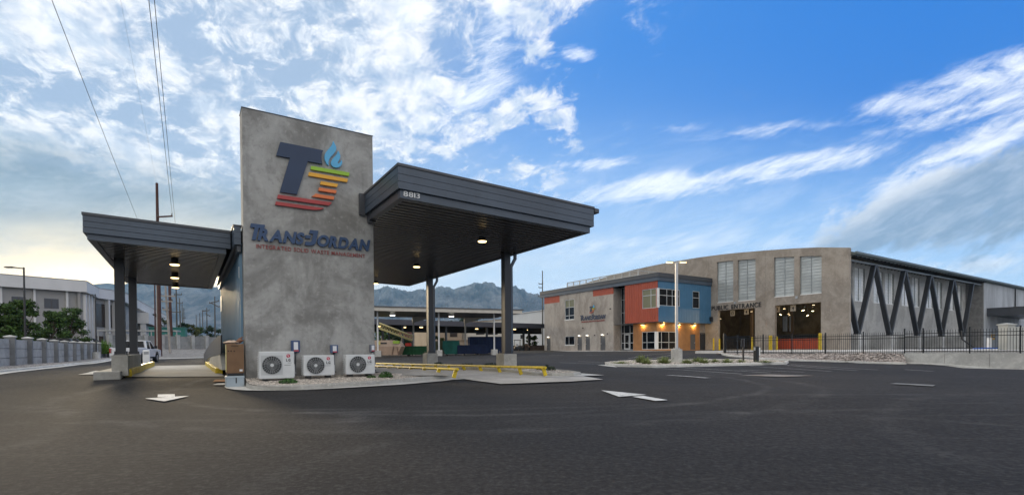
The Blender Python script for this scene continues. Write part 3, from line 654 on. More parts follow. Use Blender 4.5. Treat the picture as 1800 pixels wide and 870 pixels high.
# ---- the two drive-through canopies
PLATE = pm('base_plate', (.10, .10, .105), .5, .3, .1, 4.)
def canopy(label, a0, a1, b0, b1, ztop, slope, hb, hbeam, cols, gut, downs, colw=.36, capr=.25, sides=(True, True), plinth_h=.62):
    t = thing('drive_through_canopy', label, 'canopy', SO, 32.6, 'canopies over the truck lanes')
    sl = lambda x, y, z: (x, y, z-slope*(x-a0))
    bd = 3; z0 = ztop-.085; bh = hb/bd
    MB().box(a0-.02, a1+.02, b0-.025, b1+.02, ztop-.075, ztop).map(sl).build('coping', DARKMETAL, t)
    if gut: MB().box(a1+.03, a1+capr, b0-.02, b1+.02, ztop-.20, ztop-.03).map(sl).build('gutter', DARKMETAL, t, .03)
    MB().box(a0+.10, a1-.10, b0+.1, b1-.1, z0-.20, z0-.02).map(sl).build('roof_deck', DARKMETAL, t)
    for i in range(bd):
        zt = z0-bh*i; zb = zt-bh+.012
        MB().box(a0, a1, b0, b0+.06, zb, zt).map(sl).build('fascia_board', FASCIA, t)
        if sides[0]: MB().box(a0, a0+.06, b0+.062, b1, zb, zt).map(sl).build('fascia_board', FASCIA, t)
        if sides[1]: MB().box(a1-.06, a1, b0+.062, b1, zb, zt).map(sl).build('fascia_board', FASCIA, t)
        MB().box(a0+.062, a1-.062, b1-.06, b1, zb, zt).map(sl).build('fascia_board', FASCIA, t)
    zf = z0-hb; zs = zf-hbeam
    MB().box(a0+.08, a1-.12, b0+.08, b0+.26, zs, zf+.05).map(sl).build('edge_beam', FASCIA, t); MB().box(a0+.08, a0+.26, b0+.262, b1-.1, zs, zf+.05).map(sl).build('edge_beam', DARKMETAL, t)
    MB().box(a1-.30, a1-.12, b0+.262, b1-.1, zs, zf+.05).map(sl).build('edge_beam', DARKMETAL, t); MB().box(a0+.262, a1-.302, b1-.28, b1-.1, zs, zf+.05).map(sl).build('edge_beam', DARKMETAL, t)
    n = round((b1-b0-.56)/.30); st = (b1-b0-.56)/n
    me = MB().add([(x_, y_, z_) for y_, z_ in ((0, 0), (st*.62, 0), (st*.70, .05), (st*.92, .05), (st, 0)) for x_ in (a0+.27, a1-.31)], [(0, 2, 3, 1), (2, 4, 5, 3), (4, 6, 7, 5), (6, 8, 9, 7)]).map(sl).mesh('soffit_panel', SOFFIT)
    copies('soffit_panel', me, t, [(0, b0+.27+st*i, zs+.02) for i in range(n)])
    for (ca, cb, gz) in cols:
        zc = zs-slope*(ca-a0)+.02; zp = gz+(plinth_h or 0)
        c = MB().box(ca-colw*.5, ca+colw*.5, cb-colw*.5, cb-colw*.5+.03, zp+.03, zc).box(ca-colw*.5, ca+colw*.5, cb+colw*.5-.03, cb+colw*.5, zp+.03, zc).box(ca-.012, ca+.012, cb-colw*.5+.03, cb+colw*.5-.03, zp+.03, zc)
        c = c.box(ca-colw*.5+.004, ca-.014, cb-colw*.44, cb+colw*.44, zp+.03, zc).box(ca+.014, ca+colw*.5-.004, cb-colw*.44, cb+colw*.44, zp+.03, zc).build('column', COLUMN, t)
        if not plinth_h: continue
        pl = MB().box(ca-.33, ca+.33, cb-.33, cb+.33, gz-.4, zp).build('plinth', PLINTH, t, .02)
        MB().box(ca-.25, ca+.25, cb-.25, cb+.25, zp, zp+.03).build('base_plate', PLATE, pl)
        bm = MB()
        for i, j in ((-1, -1), (1, -1), (1, 1), (-1, 1)): bm.cyl((ca+.21*i, cb+.21*j, zp+.03), (ca+.21*i, cb+.21*j, zp+.14), .022, 6)
        bm.build('anchor_bolts', PLATE, pl)
        if downs:
            dp = MB(); ae = a1-.22; zt = zs-slope*(ae-a0)
            dp.bar((ae, cb-.08, zt+.1), (ae, cb-.08, zt-.24), .11, .11, (0, 1, 0)).bar((ae, cb-.08, zt-.2), (ca+colw*.5+.07, cb-.08, zt-.56), .11, .11, (0, 1, 0)).bar((ca+colw*.5+.07, cb-.08, zt-.5), (ca+colw*.5+.07, cb-.08, zp-.35), .10, .12, (0, 1, 0))
            dp.build('downspout', FASCIA, t)
    return t
G10 = lambda a, b: tz(*S.w(a, b)[:2])+.12
rc = canopy('large dark slate canopy jutting from the tower over the right hand lane', 3.63, 10.95, -3.27, 14.60, 6.39, .0246, .635, .22, [(10.3, 1.71, .20), (10.3, 9.98, .20)], True, True, .30, plinth_h=.71)
MB().box(3.44, 3.625, -.10, -.015, 5.62, 6.34).build('end_flashing', DARKMETAL, rc); MB().box(3.72, 3.93, -.30, -.02, 5.39, 5.60).build('bracket', DARKMETAL, rc)
lc = canopy('lower dark slate canopy on two columns over the left hand lane', -3.85, -.27, 1.1, 11.9, 4.975, .026, .49, .155, [(-3.38, 4.75, 1.0), (-3.38, 9.75, 1.0)], False, False, .27, sides=(True, False), plinth_h=None)
lp_ = MB().box(-3.60, -3.15, 4.33, 7.2, .3, .995).box(-3.60, -3.15, 7.215, 10.1, .3, .995).build('plinth', PLINTH, lc, .015)
for b_ in (4.75, 9.75):
    MB().box(-3.56, -3.19, b_-.22, b_+.22, .998, 1.028).build('base_plate', PLATE, lp_)
    for i_, j_ in ((-1, -1), (1, -1), (1, 1), (-1, 1)): MB().cyl((-3.375+.155*i_, b_+.18*j_, 1.028), (-3.375+.155*i_, b_+.18*j_, 1.13), .02, 6).build('anchor_bolt', PLATE, lp_)
nm = thing('house_number', 'white street number on the near corner of the large right canopy', 'number', SO, 32.6)
lettering(nm, '8813', 3.80, 4.30, 5.50, 5.645, -3.215, -3.192, WHITE, 'digit', .008, 0., .09)
nm.location = SO
# lamps hanging under the canopies
DK = pm('lamp_bronze', (.03, .025, .02), .5, .3, .1, 3.)
def down_lamp(label, a, b, z, r=.17, e=4.):
    t = thing('canopy_light', label, 'ceiling light', S.w(a, b, z), 32.6, 'lit lamps under the canopies')
    MB().cyl((0, 0, 0), (0, 0, -.10), r*.75, 14).cyl((0, 0, -.10), (0, 0, -.16), r*.8, 14, r*1.08).build('housing', DK, t)
    MB().cyl((0, 0, -.161), (0, 0, -.19), r*.95, 16, r*.85).build('diffuser', LAMP, t)
for i, (a, b) in enumerate(((7.75, -.75), (7.85, 5.85), (8.05, 12.8))):
    down_lamp('lit round lamp under the right canopy, '+('nearest of its row', 'second from its front edge', 'farthest back beside the tower edge')[i], a, b, 5.35-.0246*(a-3.63))
for i, (a, b) in enumerate(((-1.78, 3.5), (-1.84, 7.2), (-1.88, 10.9))):
    down_lamp('lit round lamp under the left canopy, '+('nearest of its row', 'middle of its row', 'farthest of its row')[i], a, b, 4.26-.026*(a+3.85), .15)

# ---- air conditioners against the tower
CASE = pm('casing_white', (.62, .63, .63), .45, 0, .04, 3.); GRILL = pm('grille_grey', (.25, .26, .265), .5, 0, .05, 3.); FANDARK = pm('fan_dark', (.012, .012, .013), .5, 0, .1, 3.)
LOGOR = pm('logo_red', (.50, .015, .06), .4, 0, 0.); GREYTX = pm('grey_print', (.07, .07, .075), .5, 0, 0.)
def air_con(label, a, b, w, h, z, fx, fr, lx, big):
    t = thing('air_conditioner', label, 'air conditioner', S.w(a, b, z), 32.6, 'air conditioners in front of the tower')
    dp = .36; c = MB().box(0, w, 0, dp, .06, h).build('casing', CASE, t, .018)
    for x_ in (.1, w-.22): MB().box(x_, x_+.12, .02, dp-.02, 0, .06).build('foot', FANDARK, t)
    zc = .06+(h-.06)*.5
    if big: MB().box(fx-fr-.03, fx+fr+.03, -.006, .0, zc-fr-.025, zc+fr+.025).build('grille_panel', pm('grille_panel_grey', (.50, .51, .51), .5, 0, .04, 3.), t)
    MB().cyl((fx, -.012, zc), (fx, -.007, zc), fr, 28).build('fan_well', FANDARK, t)
    gr = MB()
    for i in range(22):
        an = 2*math.pi*i/22; p = lambda r, tw: (fx+r*math.cos(an+tw), -.022, zc+r*math.sin(an+tw))
        for r0, r1, t0, t1 in ((.22, .6, 0., .16), (.6, .99, .16, .22)): gr.bar(p(fr*r0, t0), p(fr*r1, t1), .010 if r1 < .9 else .012, .008, (0, 1, 0))
    for rr in (.5, .78, 1.0):
        for i in range(28):
            q = [(fx+fr*rr*math.cos(2*math.pi*(i+k)/28), -.020, zc+fr*rr*math.sin(2*math.pi*(i+k)/28)) for k in (0, 1)]; gr.bar(q[0], q[1], .014 if rr == 1. else .006, .008, (0, 1, 0))
    gr.build('fan_grille', GRILL, t)
    MB().cyl((fx, -.032, zc), (fx, -.015, zc), fr*.19, 16).build('fan_hub', CASE, t)
    bl = MB()
    for i in range(3):
        an = 2*math.pi*i/3+.4; poly = [(fx+fr*r*math.cos(an+s), zc+fr*r*math.sin(an+s)) for r, s in ((.18, 0), (.9, -.25), (.92, .5), (.5, .6))]
        bl.prism(poly, lambda p, q, k: (p, -.0125-.003*k, q))
    bl.build('fan_blade', pm('fan_blade_grey', (.10, .10, .105), .5), t)
    lz = h*.845; e = .052 if big else .05
    MB().cyl((lx, -.006, lz), (lx, -.001, lz), e, 18).build('badge', LOGOR, t)
    MB().box(lx-.006, lx+.004, -.009, -.0062, lz-.025, lz+.03).box(lx-.006, lx+.022, -.009, -.0062, lz-.03, lz-.022).cyl((lx-.02, -.009, lz+.015), (lx-.02, -.0062, lz+.015), .008, 8).build('badge_mark', WHITE, t)
    lettering(t, 'LG', lx-.06, lx+.06, lz-.165, lz-.082, -.006, -.001, GREYTX, 'letter', .045, 0., .2)
    MB().box(lx-.11, lx+.07, -.004, -.001, h*.52, h*.532).box(lx-.02, lx+.09, -.004, -.001, h*.60, h*.608).build('print_line', GREYTX, t)
    fin = MB()
    for i in range(int(h*.8/.065)): fin.box(-.022, 0, .03, dp-.04, .10+i*.065, .135+i*.065)
    fin.build('side_fins', CASE, t)
    MB().box(w, w+.035, .1, dp-.06, .10, h*.55).build('valve_cover', CASE, t)
    for k_ in (0, .07): MB().tube([(w+.02, .22+k_, .16), (w+.10, .24+k_, .15), (w+.11, .62, .16+k_), (w+.10, .785, .34+k_)], .016 if k_ else .024, 6).build('refrigerant_pipe', pm('pipe_lagging', (.12, .12, .12), .8) if not k_ else STEEL, t)
air_con('largest outdoor air conditioner, leftmost, with panelled fan grille', .29, -.80, .945, .86, .23, .335, .262, .78, True)
air_con('smaller outdoor air conditioner in the middle of the three', 1.50, -.80, .90, .685, .28, .345, .255, .72, False)
air_con('smaller outdoor air conditioner at the right corner of the tower', 2.76, -.80, .92, .685, .285, .37, .26, .745, False)
DISC = pm('switch_box_blue', (.045, .075, .17), .4, 0, .06, 4.); SILV = pm('switch_box_grey', (.16, .17, .21), .4, .1, .05, 4.); LABELW = pm('label_white', (.72, .72, .74), .5, 0, 0.)
def switch_box(label, a0, a1, z0, z1, zf, mat):
    t = thing('switch_box', label, 'switch box', S.w(a0, 0, zf), 32.6, 'electrical switch boxes on the tower'); w = a1-a0
    MB().box(0, w, -.12, -.002, z0-zf, z1-zf).build('box', mat, t, .012)
    MB().box(w*.28, w*.78, -.127, -.121, z0-zf+(z1-z0)*.22, z0-zf+(z1-z0)*.86).build('label_plate', LABELW, t); MB().box(w*.28, w*.85, -.130, -.1275, z0-zf+(z1-z0)*.06, z0-zf+(z1-z0)*.2).build('warning_strip', pm('warning_red', (.45, .06, .09), .5), t)
    MB().tube([(w*.5, -.06, z0-zf), (w*.5, -.06, z0-zf-.12), (w*.45, -.05, .25), (w*.3, -.15, .12)], .022, 8).build('conduit', STEEL if mat is SILV else DARKMETAL, t)
    MB().cyl((w*.5, -.06, z0-zf-.03), (w*.5, -.06, z0-zf), .04, 8).build('coupling', RUBBER, t)
switch_box('dark blue switch box with white label above the leftmost air conditioner', 1.27, 1.52, 1.06, 1.43, .25, DISC)
switch_box('blue grey switch box with small label above the middle air conditioner', 2.45, 2.69, 1.03, 1.29, .28, pm('switch_box_mid', (.075, .11, .20), .4, 0, .06, 4.))
switch_box('grey switch box with pink label by the right edge of the tower', 3.74, 3.92, 1.06, 1.30, .28, SILV)
# carton on a metal box at the left corner
ub = thing('utility_box', 'low pale blue grey metal box on the ground under the carton', 'utility box', S.w(-.52, .0, .05), 32.6)
MB().box(0, .47, -.25, .35, -.1, .33).build('body', pm('pale_blue_grey', (.34, .40, .45), .5, .1, .08, 3.), ub, .015); MB().box(-.015, .485, -.265, .365, .285, .30).build('lid', pm('pale_blue_lid', (.42, .48, .52), .5, .1, .05, 3.), ub); MB().box(.24, .27, -.256, -.252, .12, .28).build('slot', BLACK, ub)
cb = thing('carton', 'tall brown cardboard carton standing on the pale metal box', 'box', S.w(-.50, .0, .46), 32.6)
CARD = pm('cardboard', (.185, .105, .055), .8, 0, .10, 3.); 
MB().box(0, .45, -.2, .28, 0, .86).build('box', CARD, cb, .01); MB().box(.02, .43, -.18, .26, -.10, 0).build('pallet_foot', BLACK, cb)
MB().box(.33, .41, -.204, -.201, .05, .11).build('label', LABELW, cb)
for x0_, x1_, z0_, z1_ in ((.12, .31, .79, .815), (.03, .07, .63, .67), (.10, .14, .63, .67), (.18, .22, .63, .67)): MB().box(x0_, x1_, -.204, -.201, z0_, z1_).build('print_mark', pm('dark_print', (.06, .035, .02), .8), cb)
MB().box(-.004, -.001, -.2, .28, .05, .84).build('tape', pm('tape_yellow', (.5, .42, .15), .5), cb)
cb2 = MB()
for (x, y, z, r) in ((.10, .0, .04, .13), (.22, .05, .05, .12), (.05, .1, .03, .1), (.30, .0, .05, .08)): 
    for k in range(3): cb2.blob((x+random.uniform(-.03, .03), y+random.uniform(-.05, .05), z), r, random.uniform(0, 6), 9, .5, .2)
bg_ = cb2.build('crumpled_bag', pm('crumpled_plastic', (.62, .47, .36), .5, 0, .15, 8.)); tag(bg_, 'crumpled pale plastic bag lying on top of the carton', 'bag'); bg_.location = S.w(-.50, .05, 1.325); bg_.rotation_euler = (0, 0, R(32.6))
tag(MB().blob((0, 0, .09), .1, .3, 7, .9).bar((0, 0, .12), (.09, 0, .2), .03, .03).build('cable_coil', pm('cable_brown', (.20, .09, .05), .7)), 'small brown coil lying beside the bag on the carton', 'coil').location = S.w(-.14, .05, 1.33)

# ---- yellow guard rails and kerbs
def guard_rail(label, a, b0, z0, b1, z1, n, lean, r=.05):
    t = thing('guard_rail', label, 'guard rail', S.w(a, b0, 0), 32.6, 'yellow rails beside the right lane'); L = b1-b0
    z = lambda b: z0+(z1-z0)*b/L
    MB().cyl((0, -.03, z(0)), (0, L, z(L)), r, 14).build('rail', YELLOW, t)
    for i in range(n):
        b = .10+(L-.3)*i/(n-1); zz = z(b); gz_ = tz(*S.w(a, b0+b)[:2])
        p = MB().bar((lean*.16, b, max(gz_+.0, zz-.29)), (0, b, zz-.02), .13, .05, (0, 1, 0))
        p.box(-.06, .06, b-.06, b+.06, zz-.05, zz-.01).build('post', YELLOW, t)
guard_rail('near yellow pipe guard rail on short posts, beginning at the grey kerb', 6.28, -1.57, .44, 12.5, .27, 11, -.6)
guard_rail('longer far yellow pipe guard rail in front of the canopy plinths', 9.2, -2.63, .45, 16.4, .23, 13, .6)
def yellow_kerb(label, a0, a1, b0, b1, h):
    o = MB(); n = 14
    for i in range(n): o.box(a0, a1, b0+(b1-b0)*i/n+.004, b0+(b1-b0)*(i+1)/n-.004, -.1, h)
    o.map(lambda a, b, z: S.w(a, b, z+tz(*S.w(a, b)[:2]))); q = o.build('lane_kerb', YELLOW, None, .015); return tag(q, label, 'kerb')
yellow_kerb('yellow painted kerb beside the left canopy plinth', -3.27, -3.08, 4.6, 19, .27)
yellow_kerb('yellow painted kerb along the blue metal wall', -.55, -.3, 5.8, 19, .22)
# stair guard beyond the carton
st_ = thing('stair_guard', 'dark solid stair guard sloping down beside the blue wall', 'railing', SO, 32.6)
pp = [S.pa(px, py, -.42) for px, py in ((389.5, 588.5), (383.5, 591.5), (376, 598), (369, 606), (363, 615), (359, 622), (359, 637), (372, 626), (389.5, 622))]
MB().prism([(q[1], q[2]) for q in pp], lambda p, q, k: (-.45+.05*k, p, q)).build('panel', DARKMETAL, st_)
pp = [S.pa(px, py, -.40) for px, py in ((371, 628), (388, 620), (392, 650), (368, 641))]
MB().prism([(q[1], q[2]) for q in pp], lambda p, q, k: (-.43+.5*k, p, q)).build('stair_side', PLINTH, st_)
PLANT = pm('plant_green', (.045, .11, .022), .7, 0, .3, 6., island=.4); STEM = pm('stem_brown', (.12, .09, .05), .9, 0, .2, 5.)
def low_plant(label, loc, w, h, n=220, mat=PLANT, size=.035, group=None, grassy=False, cat='plant'):
    t = thing('low_plant' if not grassy else 'grass_tuft', label, cat, loc, random.uniform(0, 360), group); mb = MB()
    for i in range(n):
        a = random.uniform(0, 6.28); rr = w/2*math.sqrt(random.random()); z = h*random.random()*(1-(rr/(w/2))**2*.7)
        if grassy:
            p = Vector((rr*.5*math.cos(a), rr*.5*math.sin(a), 0)); q = Vector((rr*1.3*math.cos(a), rr*1.3*math.sin(a), z+h*.25)); s = Vector((-math.sin(a), math.cos(a), 0))*size*.4
            mb.add([p-s, p+s, q+s*.2, q-s*.2], [(0, 1, 2, 3)])
        else: leaves(1, lambda: ((rr*math.cos(a), rr*math.sin(a), z+.01), (0, 0, .8)), size, mb=mb)
    if grassy:
        for i in range(n//3): leaves(1, lambda: ((random.gauss(0, w*.25), random.gauss(0, w*.25), h*random.uniform(.1, .9)), (0, 0, .3)), size*.8, mb=mb)
    mb.build('leaves', mat, t); MB().cyl((0, 0, -.03), (0, 0, h*.5), .012, 6).build('stem', STEM, t); return t
low_plant('small dark green weed in front of the largest air conditioner', S.w(.98, -1.28, bedz(*S.w(.98, -1.28)[:2])), .50, .14, 520, size=.03)
low_plant('small dark green plant in the gravel at the tower corner', S.w(3.98, -.98, bedz(*S.w(3.98, -.98)[:2])), .46, .20, 520, size=.032)
low_plant('flat weed under the rightmost air conditioner', S.w(3.5, -1.0, bedz(*S.w(3.5, -1.0)[:2])), .3, .08, 200, size=.026)
DKPL = pm('dark_shrub', (.022, .04, .016), .8, 0, .3, 6., island=.4)
for i, (a, b) in enumerate(((10.2, 8.6), (10.3, 5.4), (10.4, 3.3), (10.9, -.4))):
    low_plant('low dark shrub behind the far rail, '+('farthest along it', 'second from the far end', 'left of the right plinth', 'nearest the rail end')[i], S.w(a, b, rz(*S.w(a, b)[:2])), .8, .22, 260, DKPL, .05, 'low shrubs behind the far guard rail')
# ================================================================== OFFICE
MO = (M.o[0], M.o[1], 0); FZ = .9
def wall_cells(xr, zr, holes, extra=()):
    """rectangles that fill xr x zr around the holes (x0, x1, z0, z1)"""
    X = sorted({xr[0], xr[1], *[h[i] for h in holes for i in (0, 1) if xr[0] < h[i] < xr[1]], *extra}); out = []
    for a, b in zip(X, X[1:]):
        cut = sorted([(h[2], h[3]) for h in holes if h[0] < (a+b)/2 < h[1]]); z = zr[0]
        for c, d in cut:
            if c > z: out.append((a, b, z, c))
            z = max(z, d)
        if z < zr[1]: out.append((a, b, z, zr[1]))
    return out
def wall_b(b0, b1, z0, z1, holes, a0, a1):      # a wall on a = a0, running along b
    mb = MB()
    for c in wall_cells((b0, b1), (z0, z1), holes): mb.box(a0, a1, c[0], c[1], c[2], c[3])
    return mb
def wall_a(x0, x1, z0, z1, holes, b0, b1):      # a wall on b = b0, running along a
    mb = MB()
    for c in wall_cells((x0, x1), (z0, z1), holes): mb.box(c[0], c[1], b0, b1, c[2], c[3])
    return mb
of = thing('office_building', 'two storey office of tan concrete with rust red and blue metal boxes', 'building', MO, 33)
wins = [(17.15, 19.5, 5.9, 9.16), (17.15, 19.55, 1.77, 3.2)]; drs = [(23.47, 24.55, FZ, 3.0), (15.3, 16.4, FZ, 3.05), (13.43, 14.48, FZ, 3.05), (10.0, 11.1, FZ, 3.05)]
DOORG = pm('door_grey', (.095, .095, .10), .5, 0, .06, 3.)
wall_b(8.3, 12.69, .4, 9.13, [drs[3]], 0, .25).build('wall_panel', OFFICE, of); wall_b(12.71, 20.9, .4, 10.14, wins+drs[1:3], 0, .25).build('wall_panel', OFFICE, of); wall_b(20.92, 25.2, .4, 8.95, [drs[0]], 0, .25).build('wall_panel', OFFICE, of)
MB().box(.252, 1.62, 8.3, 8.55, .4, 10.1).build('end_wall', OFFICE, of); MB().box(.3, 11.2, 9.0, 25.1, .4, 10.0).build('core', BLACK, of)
ribs(8.3, 12.68, .4, 9.13, 10.1).map(lambda x, y, z: (.03+y, x, z)).build('red_strip', RED, of); ribs(20.93, 25.2, .4, 8.95, 10.1).map(lambda x, y, z: (.03+y, x, z)).build('red_strip', RED, of)
def window_on(fn, x0, x1, z0, z1, vs, hs, name='window', glass=GLASS, t=.07, sill=True, frame=ALU, low=None):
    """frame with mullions and glass; fn(p, d, z) maps along / depth / height"""
    f = MB()
    for (p0, p1, q0, q1) in [(x0, x0+t, z0, z1), (x1-t, x1, z0, z1), (x0+t, x1-t, z0, z0+t), (x0+t, x1-t, z1-t, z1)]+[(v-t/2, v+t/2, z0+t, z1-t) for v in vs]: f.box(p0, p1, .02, .12, q0, q1)
    for h in hs: f.box(x0+t, x1-t, .03, .11, h-t/2, h+t/2)
    o = f.map(fn).build(name, frame, of)
    X = [x0]+sorted(vs)+[x1]; Z = [z0]+sorted(hs)+[z1]
    for p, q in zip(X, X[1:]):
        for r, s in zip(Z, Z[1:]): MB().box(p+.01, q-.01, .07, .09, r+.01, s-.01).map(fn).build('pane', glass if (low is None or r >= low) else GLASS, o)
    if sill: MB().box(x0-.06, x1+.06, -.06, .10, z0-.10, z0-.005).map(fn).build('sill', WHITE, o)
    return o
fb = lambda a0: (lambda p, d, z: (a0+d, p, z)); fa = lambda b0: (lambda p, d, z: (p, b0+d, z))
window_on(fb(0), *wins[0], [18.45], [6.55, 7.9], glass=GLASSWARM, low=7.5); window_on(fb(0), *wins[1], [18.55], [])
BLIND = pm('glow_tinted_blind', (.50, .46, .30), .8, 0, .05, 2.)  # blinds with the reflected yellow sky put into their colour
MB().box(.13, .15, 17.2, 19.45, 7.75, 9.1).build('blind', BLIND, of)
def door_on(fn, x0, x1, z0, z1, hand):
    o = MB().box(x0, x1, .06, .12, z0, z1).map(fn).build('door', DOORG, of)
    h = x0+.12 if hand else x1-.12
    MB().box(h-.05, h+.05, .0, .055, z0+.95, z0+1.05).map(fn).build('handle', ALU, o); return o
for d in drs: door_on(fb(0), *d, False)
def wall_lamp(label, fn, p, z, e=4., em=LAMPCOOL, w=.18, group=None, light=True, col=(1, .9, .7)):
    q = fn(p, 0, z); q = M.w(q[0], q[1], z)
    t = thing('wall_lamp', label, 'wall lamp', q, 33, group)
    a = fn(0, -1, 0); b0 = fn(0, 0, 0); dx, dy = a[0]-b0[0], a[1]-b0[1]
    mp = lambda x, y, zz: (x*(-dy)+y*dx, x*dx+y*dy, zz) if abs(dx) > .5 else (x, y*dy, zz)
    MB().box(-w, w, .0, .26, -.02, .13).map(mp).build('housing', ALU, t, .01); MB().box(-w*.85, w*.85, .03, .24, -.05, -.022).map(mp).build('diffuser', em, t)
    if light:
        l = bpy.data.lights.new('lamp', 'POINT'); l.energy = e; l.color = col; l.shadow_soft_size = .08; lo = bpy.data.objects.new('lamp', l); COL.objects.link(lo); lo.parent = t; lo.location = mp(0, .24, -.16)
    return t
for i, d in enumerate(drs): wall_lamp('small lit lamp above the '+('leftmost grey door', 'second grey door from the left', 'third grey door from the left', 'grey door right of the sign')[i], fb(0), (d[0]+d[1])/2, 3.25, group='lamps above the office doors', e=2.5)
for b, z in ((15.0, 4.4), (12.3, 3.2), (9.5, 3.35), (8.9, 7.0)): tag(MB().cyl((0, 0, 0), (-.12, 0, 0), .09, 10).cyl((-.12, 0, 0), (-.16, 0, 0), .05, 10).build('wall_camera', BLACK), {15.0: 'small black dome fitting on the concrete above the second door', 12.3: 'dark fitting left of the door right of the sign', 9.5: 'dark fitting right of the rightmost office door', 8.9: 'small dark fitting high on the concrete right of the sign'}[b], 'fitting')
for o, (b, z) in zip([q for q in COL.objects if q.name.startswith('wall_camera')], ((15.0, 4.4), (12.3, 3.2), (9.5, 3.35), (8.9, 7.0))): o.location = M.w(0, b, z); o.rotation_euler = (0, 0, R(33))
# sign on the concrete
os_ = thing('office_sign', 'small coloured emblem with navy words and red line on the office wall', 'sign', M.w(0, 15.6, 0), -57)
L_ = lambda b: 15.6-b
kx = lambda x: L_(13.45)+(x-.87)/2.27*1.25; kz = lambda z: 6.62+(z-5.58)/2.3*1.25
for pts, mm in (([(1.041, 7.53), (2.307, 7.53), (2.272, 7.10), (1.835, 7.09), (1.501, 5.995), (1.005, 5.995), (1.308, 7.09), (.913, 7.09)], NAVY), ([(1.937, 6.965), (3.135, 6.965), (3.114, 6.852), (1.914, 6.852)], LIME), ([(1.863, 6.755), (3.075, 6.755), (3.054, 6.64), (1.843, 6.64)], AMBER),
    ([(2.222, 6.53), (2.755, 6.53), (2.723, 6.425), (2.202, 6.425)], AMBER), ([(2.166, 6.32), (2.71, 6.32), (2.687, 6.218), (2.145, 6.218)], ORANGE), ([(2.055, 6.105), (2.635, 6.105), (2.617, 6.), (1.936, 6.)], ORANGE), ([(.954, 5.904), (2.55, 5.904), (2.46, 5.788), (.927, 5.788)], CRIM), ([(.896, 5.685), (2.313, 5.685), (1.969, 5.58), (.868, 5.58)], CRIM)):
    polyplate('letter' if mm is NAVY else 'bar', mm, os_, [(kx(x), kz(z)) for x, z in pts], -.08, -.01)
fm = MB()
for f in (fl1, fl2): fm.prism([(kx(x), kz(z)) for x, z in f], lambda p, q, k: (p, -.01 if k else -.08, q))
fm.build('flame', SKYB, os_)
def smallcaps(par, x0, x1, z0, z1):
    w = (x1-x0)/3.6; X = lambda x: x0+(x-.2)*w; Z = lambda z: z0+(z-4.445)/.485*(z1-z0); hs = Z(sc)
    for nm_, pl_ in (('letter', LT), ('hyphen', LH), ('letter', LJ)): polyplate(nm_, NAVY, par, [(X(x), Z(z)) for x, z in sheared(pl_)], -.08, -.01)
    lettering(par, 'RANS', X(RA0), X(RA1), z0, hs, -.08, -.01, NAVY, 'letter', .044, SHR, .035)
    lettering(par, 'ORDAN', X(OR0), X(OR1), z0, hs, -.08, -.01, NAVY, 'letter', .044, SHR, .035)
smallcaps(os_, L_(15.55), L_(9.9), 5.62, 6.42)
lettering(os_, 'INTEGRATED SOLID WASTE MANAGEMENT', L_(15.35), L_(10.1), 5.26, 5.46, -.05, -.005, BRICKRED, 'tagline', .01, 0., .13, .36, join='tagline')
# entrance recess of glass
ga = 1.63; gm = MB()
gv = [5.3, 5.95, 6.6, 7.76, 8.29]
for v in gv: gm.box(ga, ga+.12, v-.045, v+.045, FZ, 10.1)
for h in (FZ+.05, 1.95, 3.35, 4.55, 6.4, 8.3, 10.0): gm.box(ga+.01, ga+.10, 5.3, 8.29, h-.045, h+.045)
gf = gm.build('entrance_frame', ALU, of)
for p, q in zip(gv, gv[1:]):
    for r, s in zip((FZ+.1, 2.0, 3.4, 4.6, 6.45, 8.35), (1.9, 3.3, 4.5, 6.35, 8.25, 9.95)): MB().box(ga+.05, ga+.07, p+.04, q-.04, r, s).build('pane', GLASS, gf)
dm = MB(); dm.box(ga-.03, ga+.03, 6.66, 6.82, FZ+.02, 3.26).box(ga-.03, ga+.03, 7.55, 7.71, FZ+.02, 3.26).box(ga-.03, ga+.03, 6.82, 7.55, FZ+.02, FZ+.28).box(ga-.03, ga+.03, 6.82, 7.55, 3.08, 3.26)
ed = dm.build('entrance_door', ALU, of); MB().box(ga-.09, ga-.035, 6.86, 6.90, 1.7, 2.3).build('handle', STEEL, ed)
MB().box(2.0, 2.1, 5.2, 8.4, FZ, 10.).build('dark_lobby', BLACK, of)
# the red and blue boxes over the ochre ground floor
rw = (.26, 2.72, 6.54, 9.14); bw = [(.28, 4.42, 6.82, 9.11), (7.16, 8.66, 6.74, 9.12)]
mb = MB()
for c in wall_cells((0.02, 5.95), (4.68, 10.1), [rw]): q = ribs(c[0], c[1], .42, c[2], c[3], .07, .085); mb.add([(v[1], v[0], v[2]) for v in q.v], q.f)
mb.build('red_cladding', RED, of)
mb = MB()
for c in wall_cells((0.02, 11.28), (4.66, 10.1), bw): q = ribs(c[0], c[1], .36, c[2], c[3], .02, .035); mb.add([(v[0], v[1], v[2]) for v in q.v], q.f)
mb.build('blue_cladding', BLUE, of)
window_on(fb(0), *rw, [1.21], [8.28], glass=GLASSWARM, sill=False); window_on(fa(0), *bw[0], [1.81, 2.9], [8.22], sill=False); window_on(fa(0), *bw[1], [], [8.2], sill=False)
MB().box(.12, .15, .30, 2.68, 6.6, 9.1).build('blind', BLIND, of)
MB().box(-.05, .26, -.05, .25, 6.54, 9.14).build('corner_post', WHITE, of); MB().box(-.02, .06, -.02, .06, 4.66, 6.535).build('corner_trim', RED, of)
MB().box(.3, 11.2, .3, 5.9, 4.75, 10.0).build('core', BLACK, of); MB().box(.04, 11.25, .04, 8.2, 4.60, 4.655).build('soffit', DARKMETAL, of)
g1 = (1.34, 3.62, 1.0, 3.42); g2 = (1.20, 4.81, 1.0, 3.42)
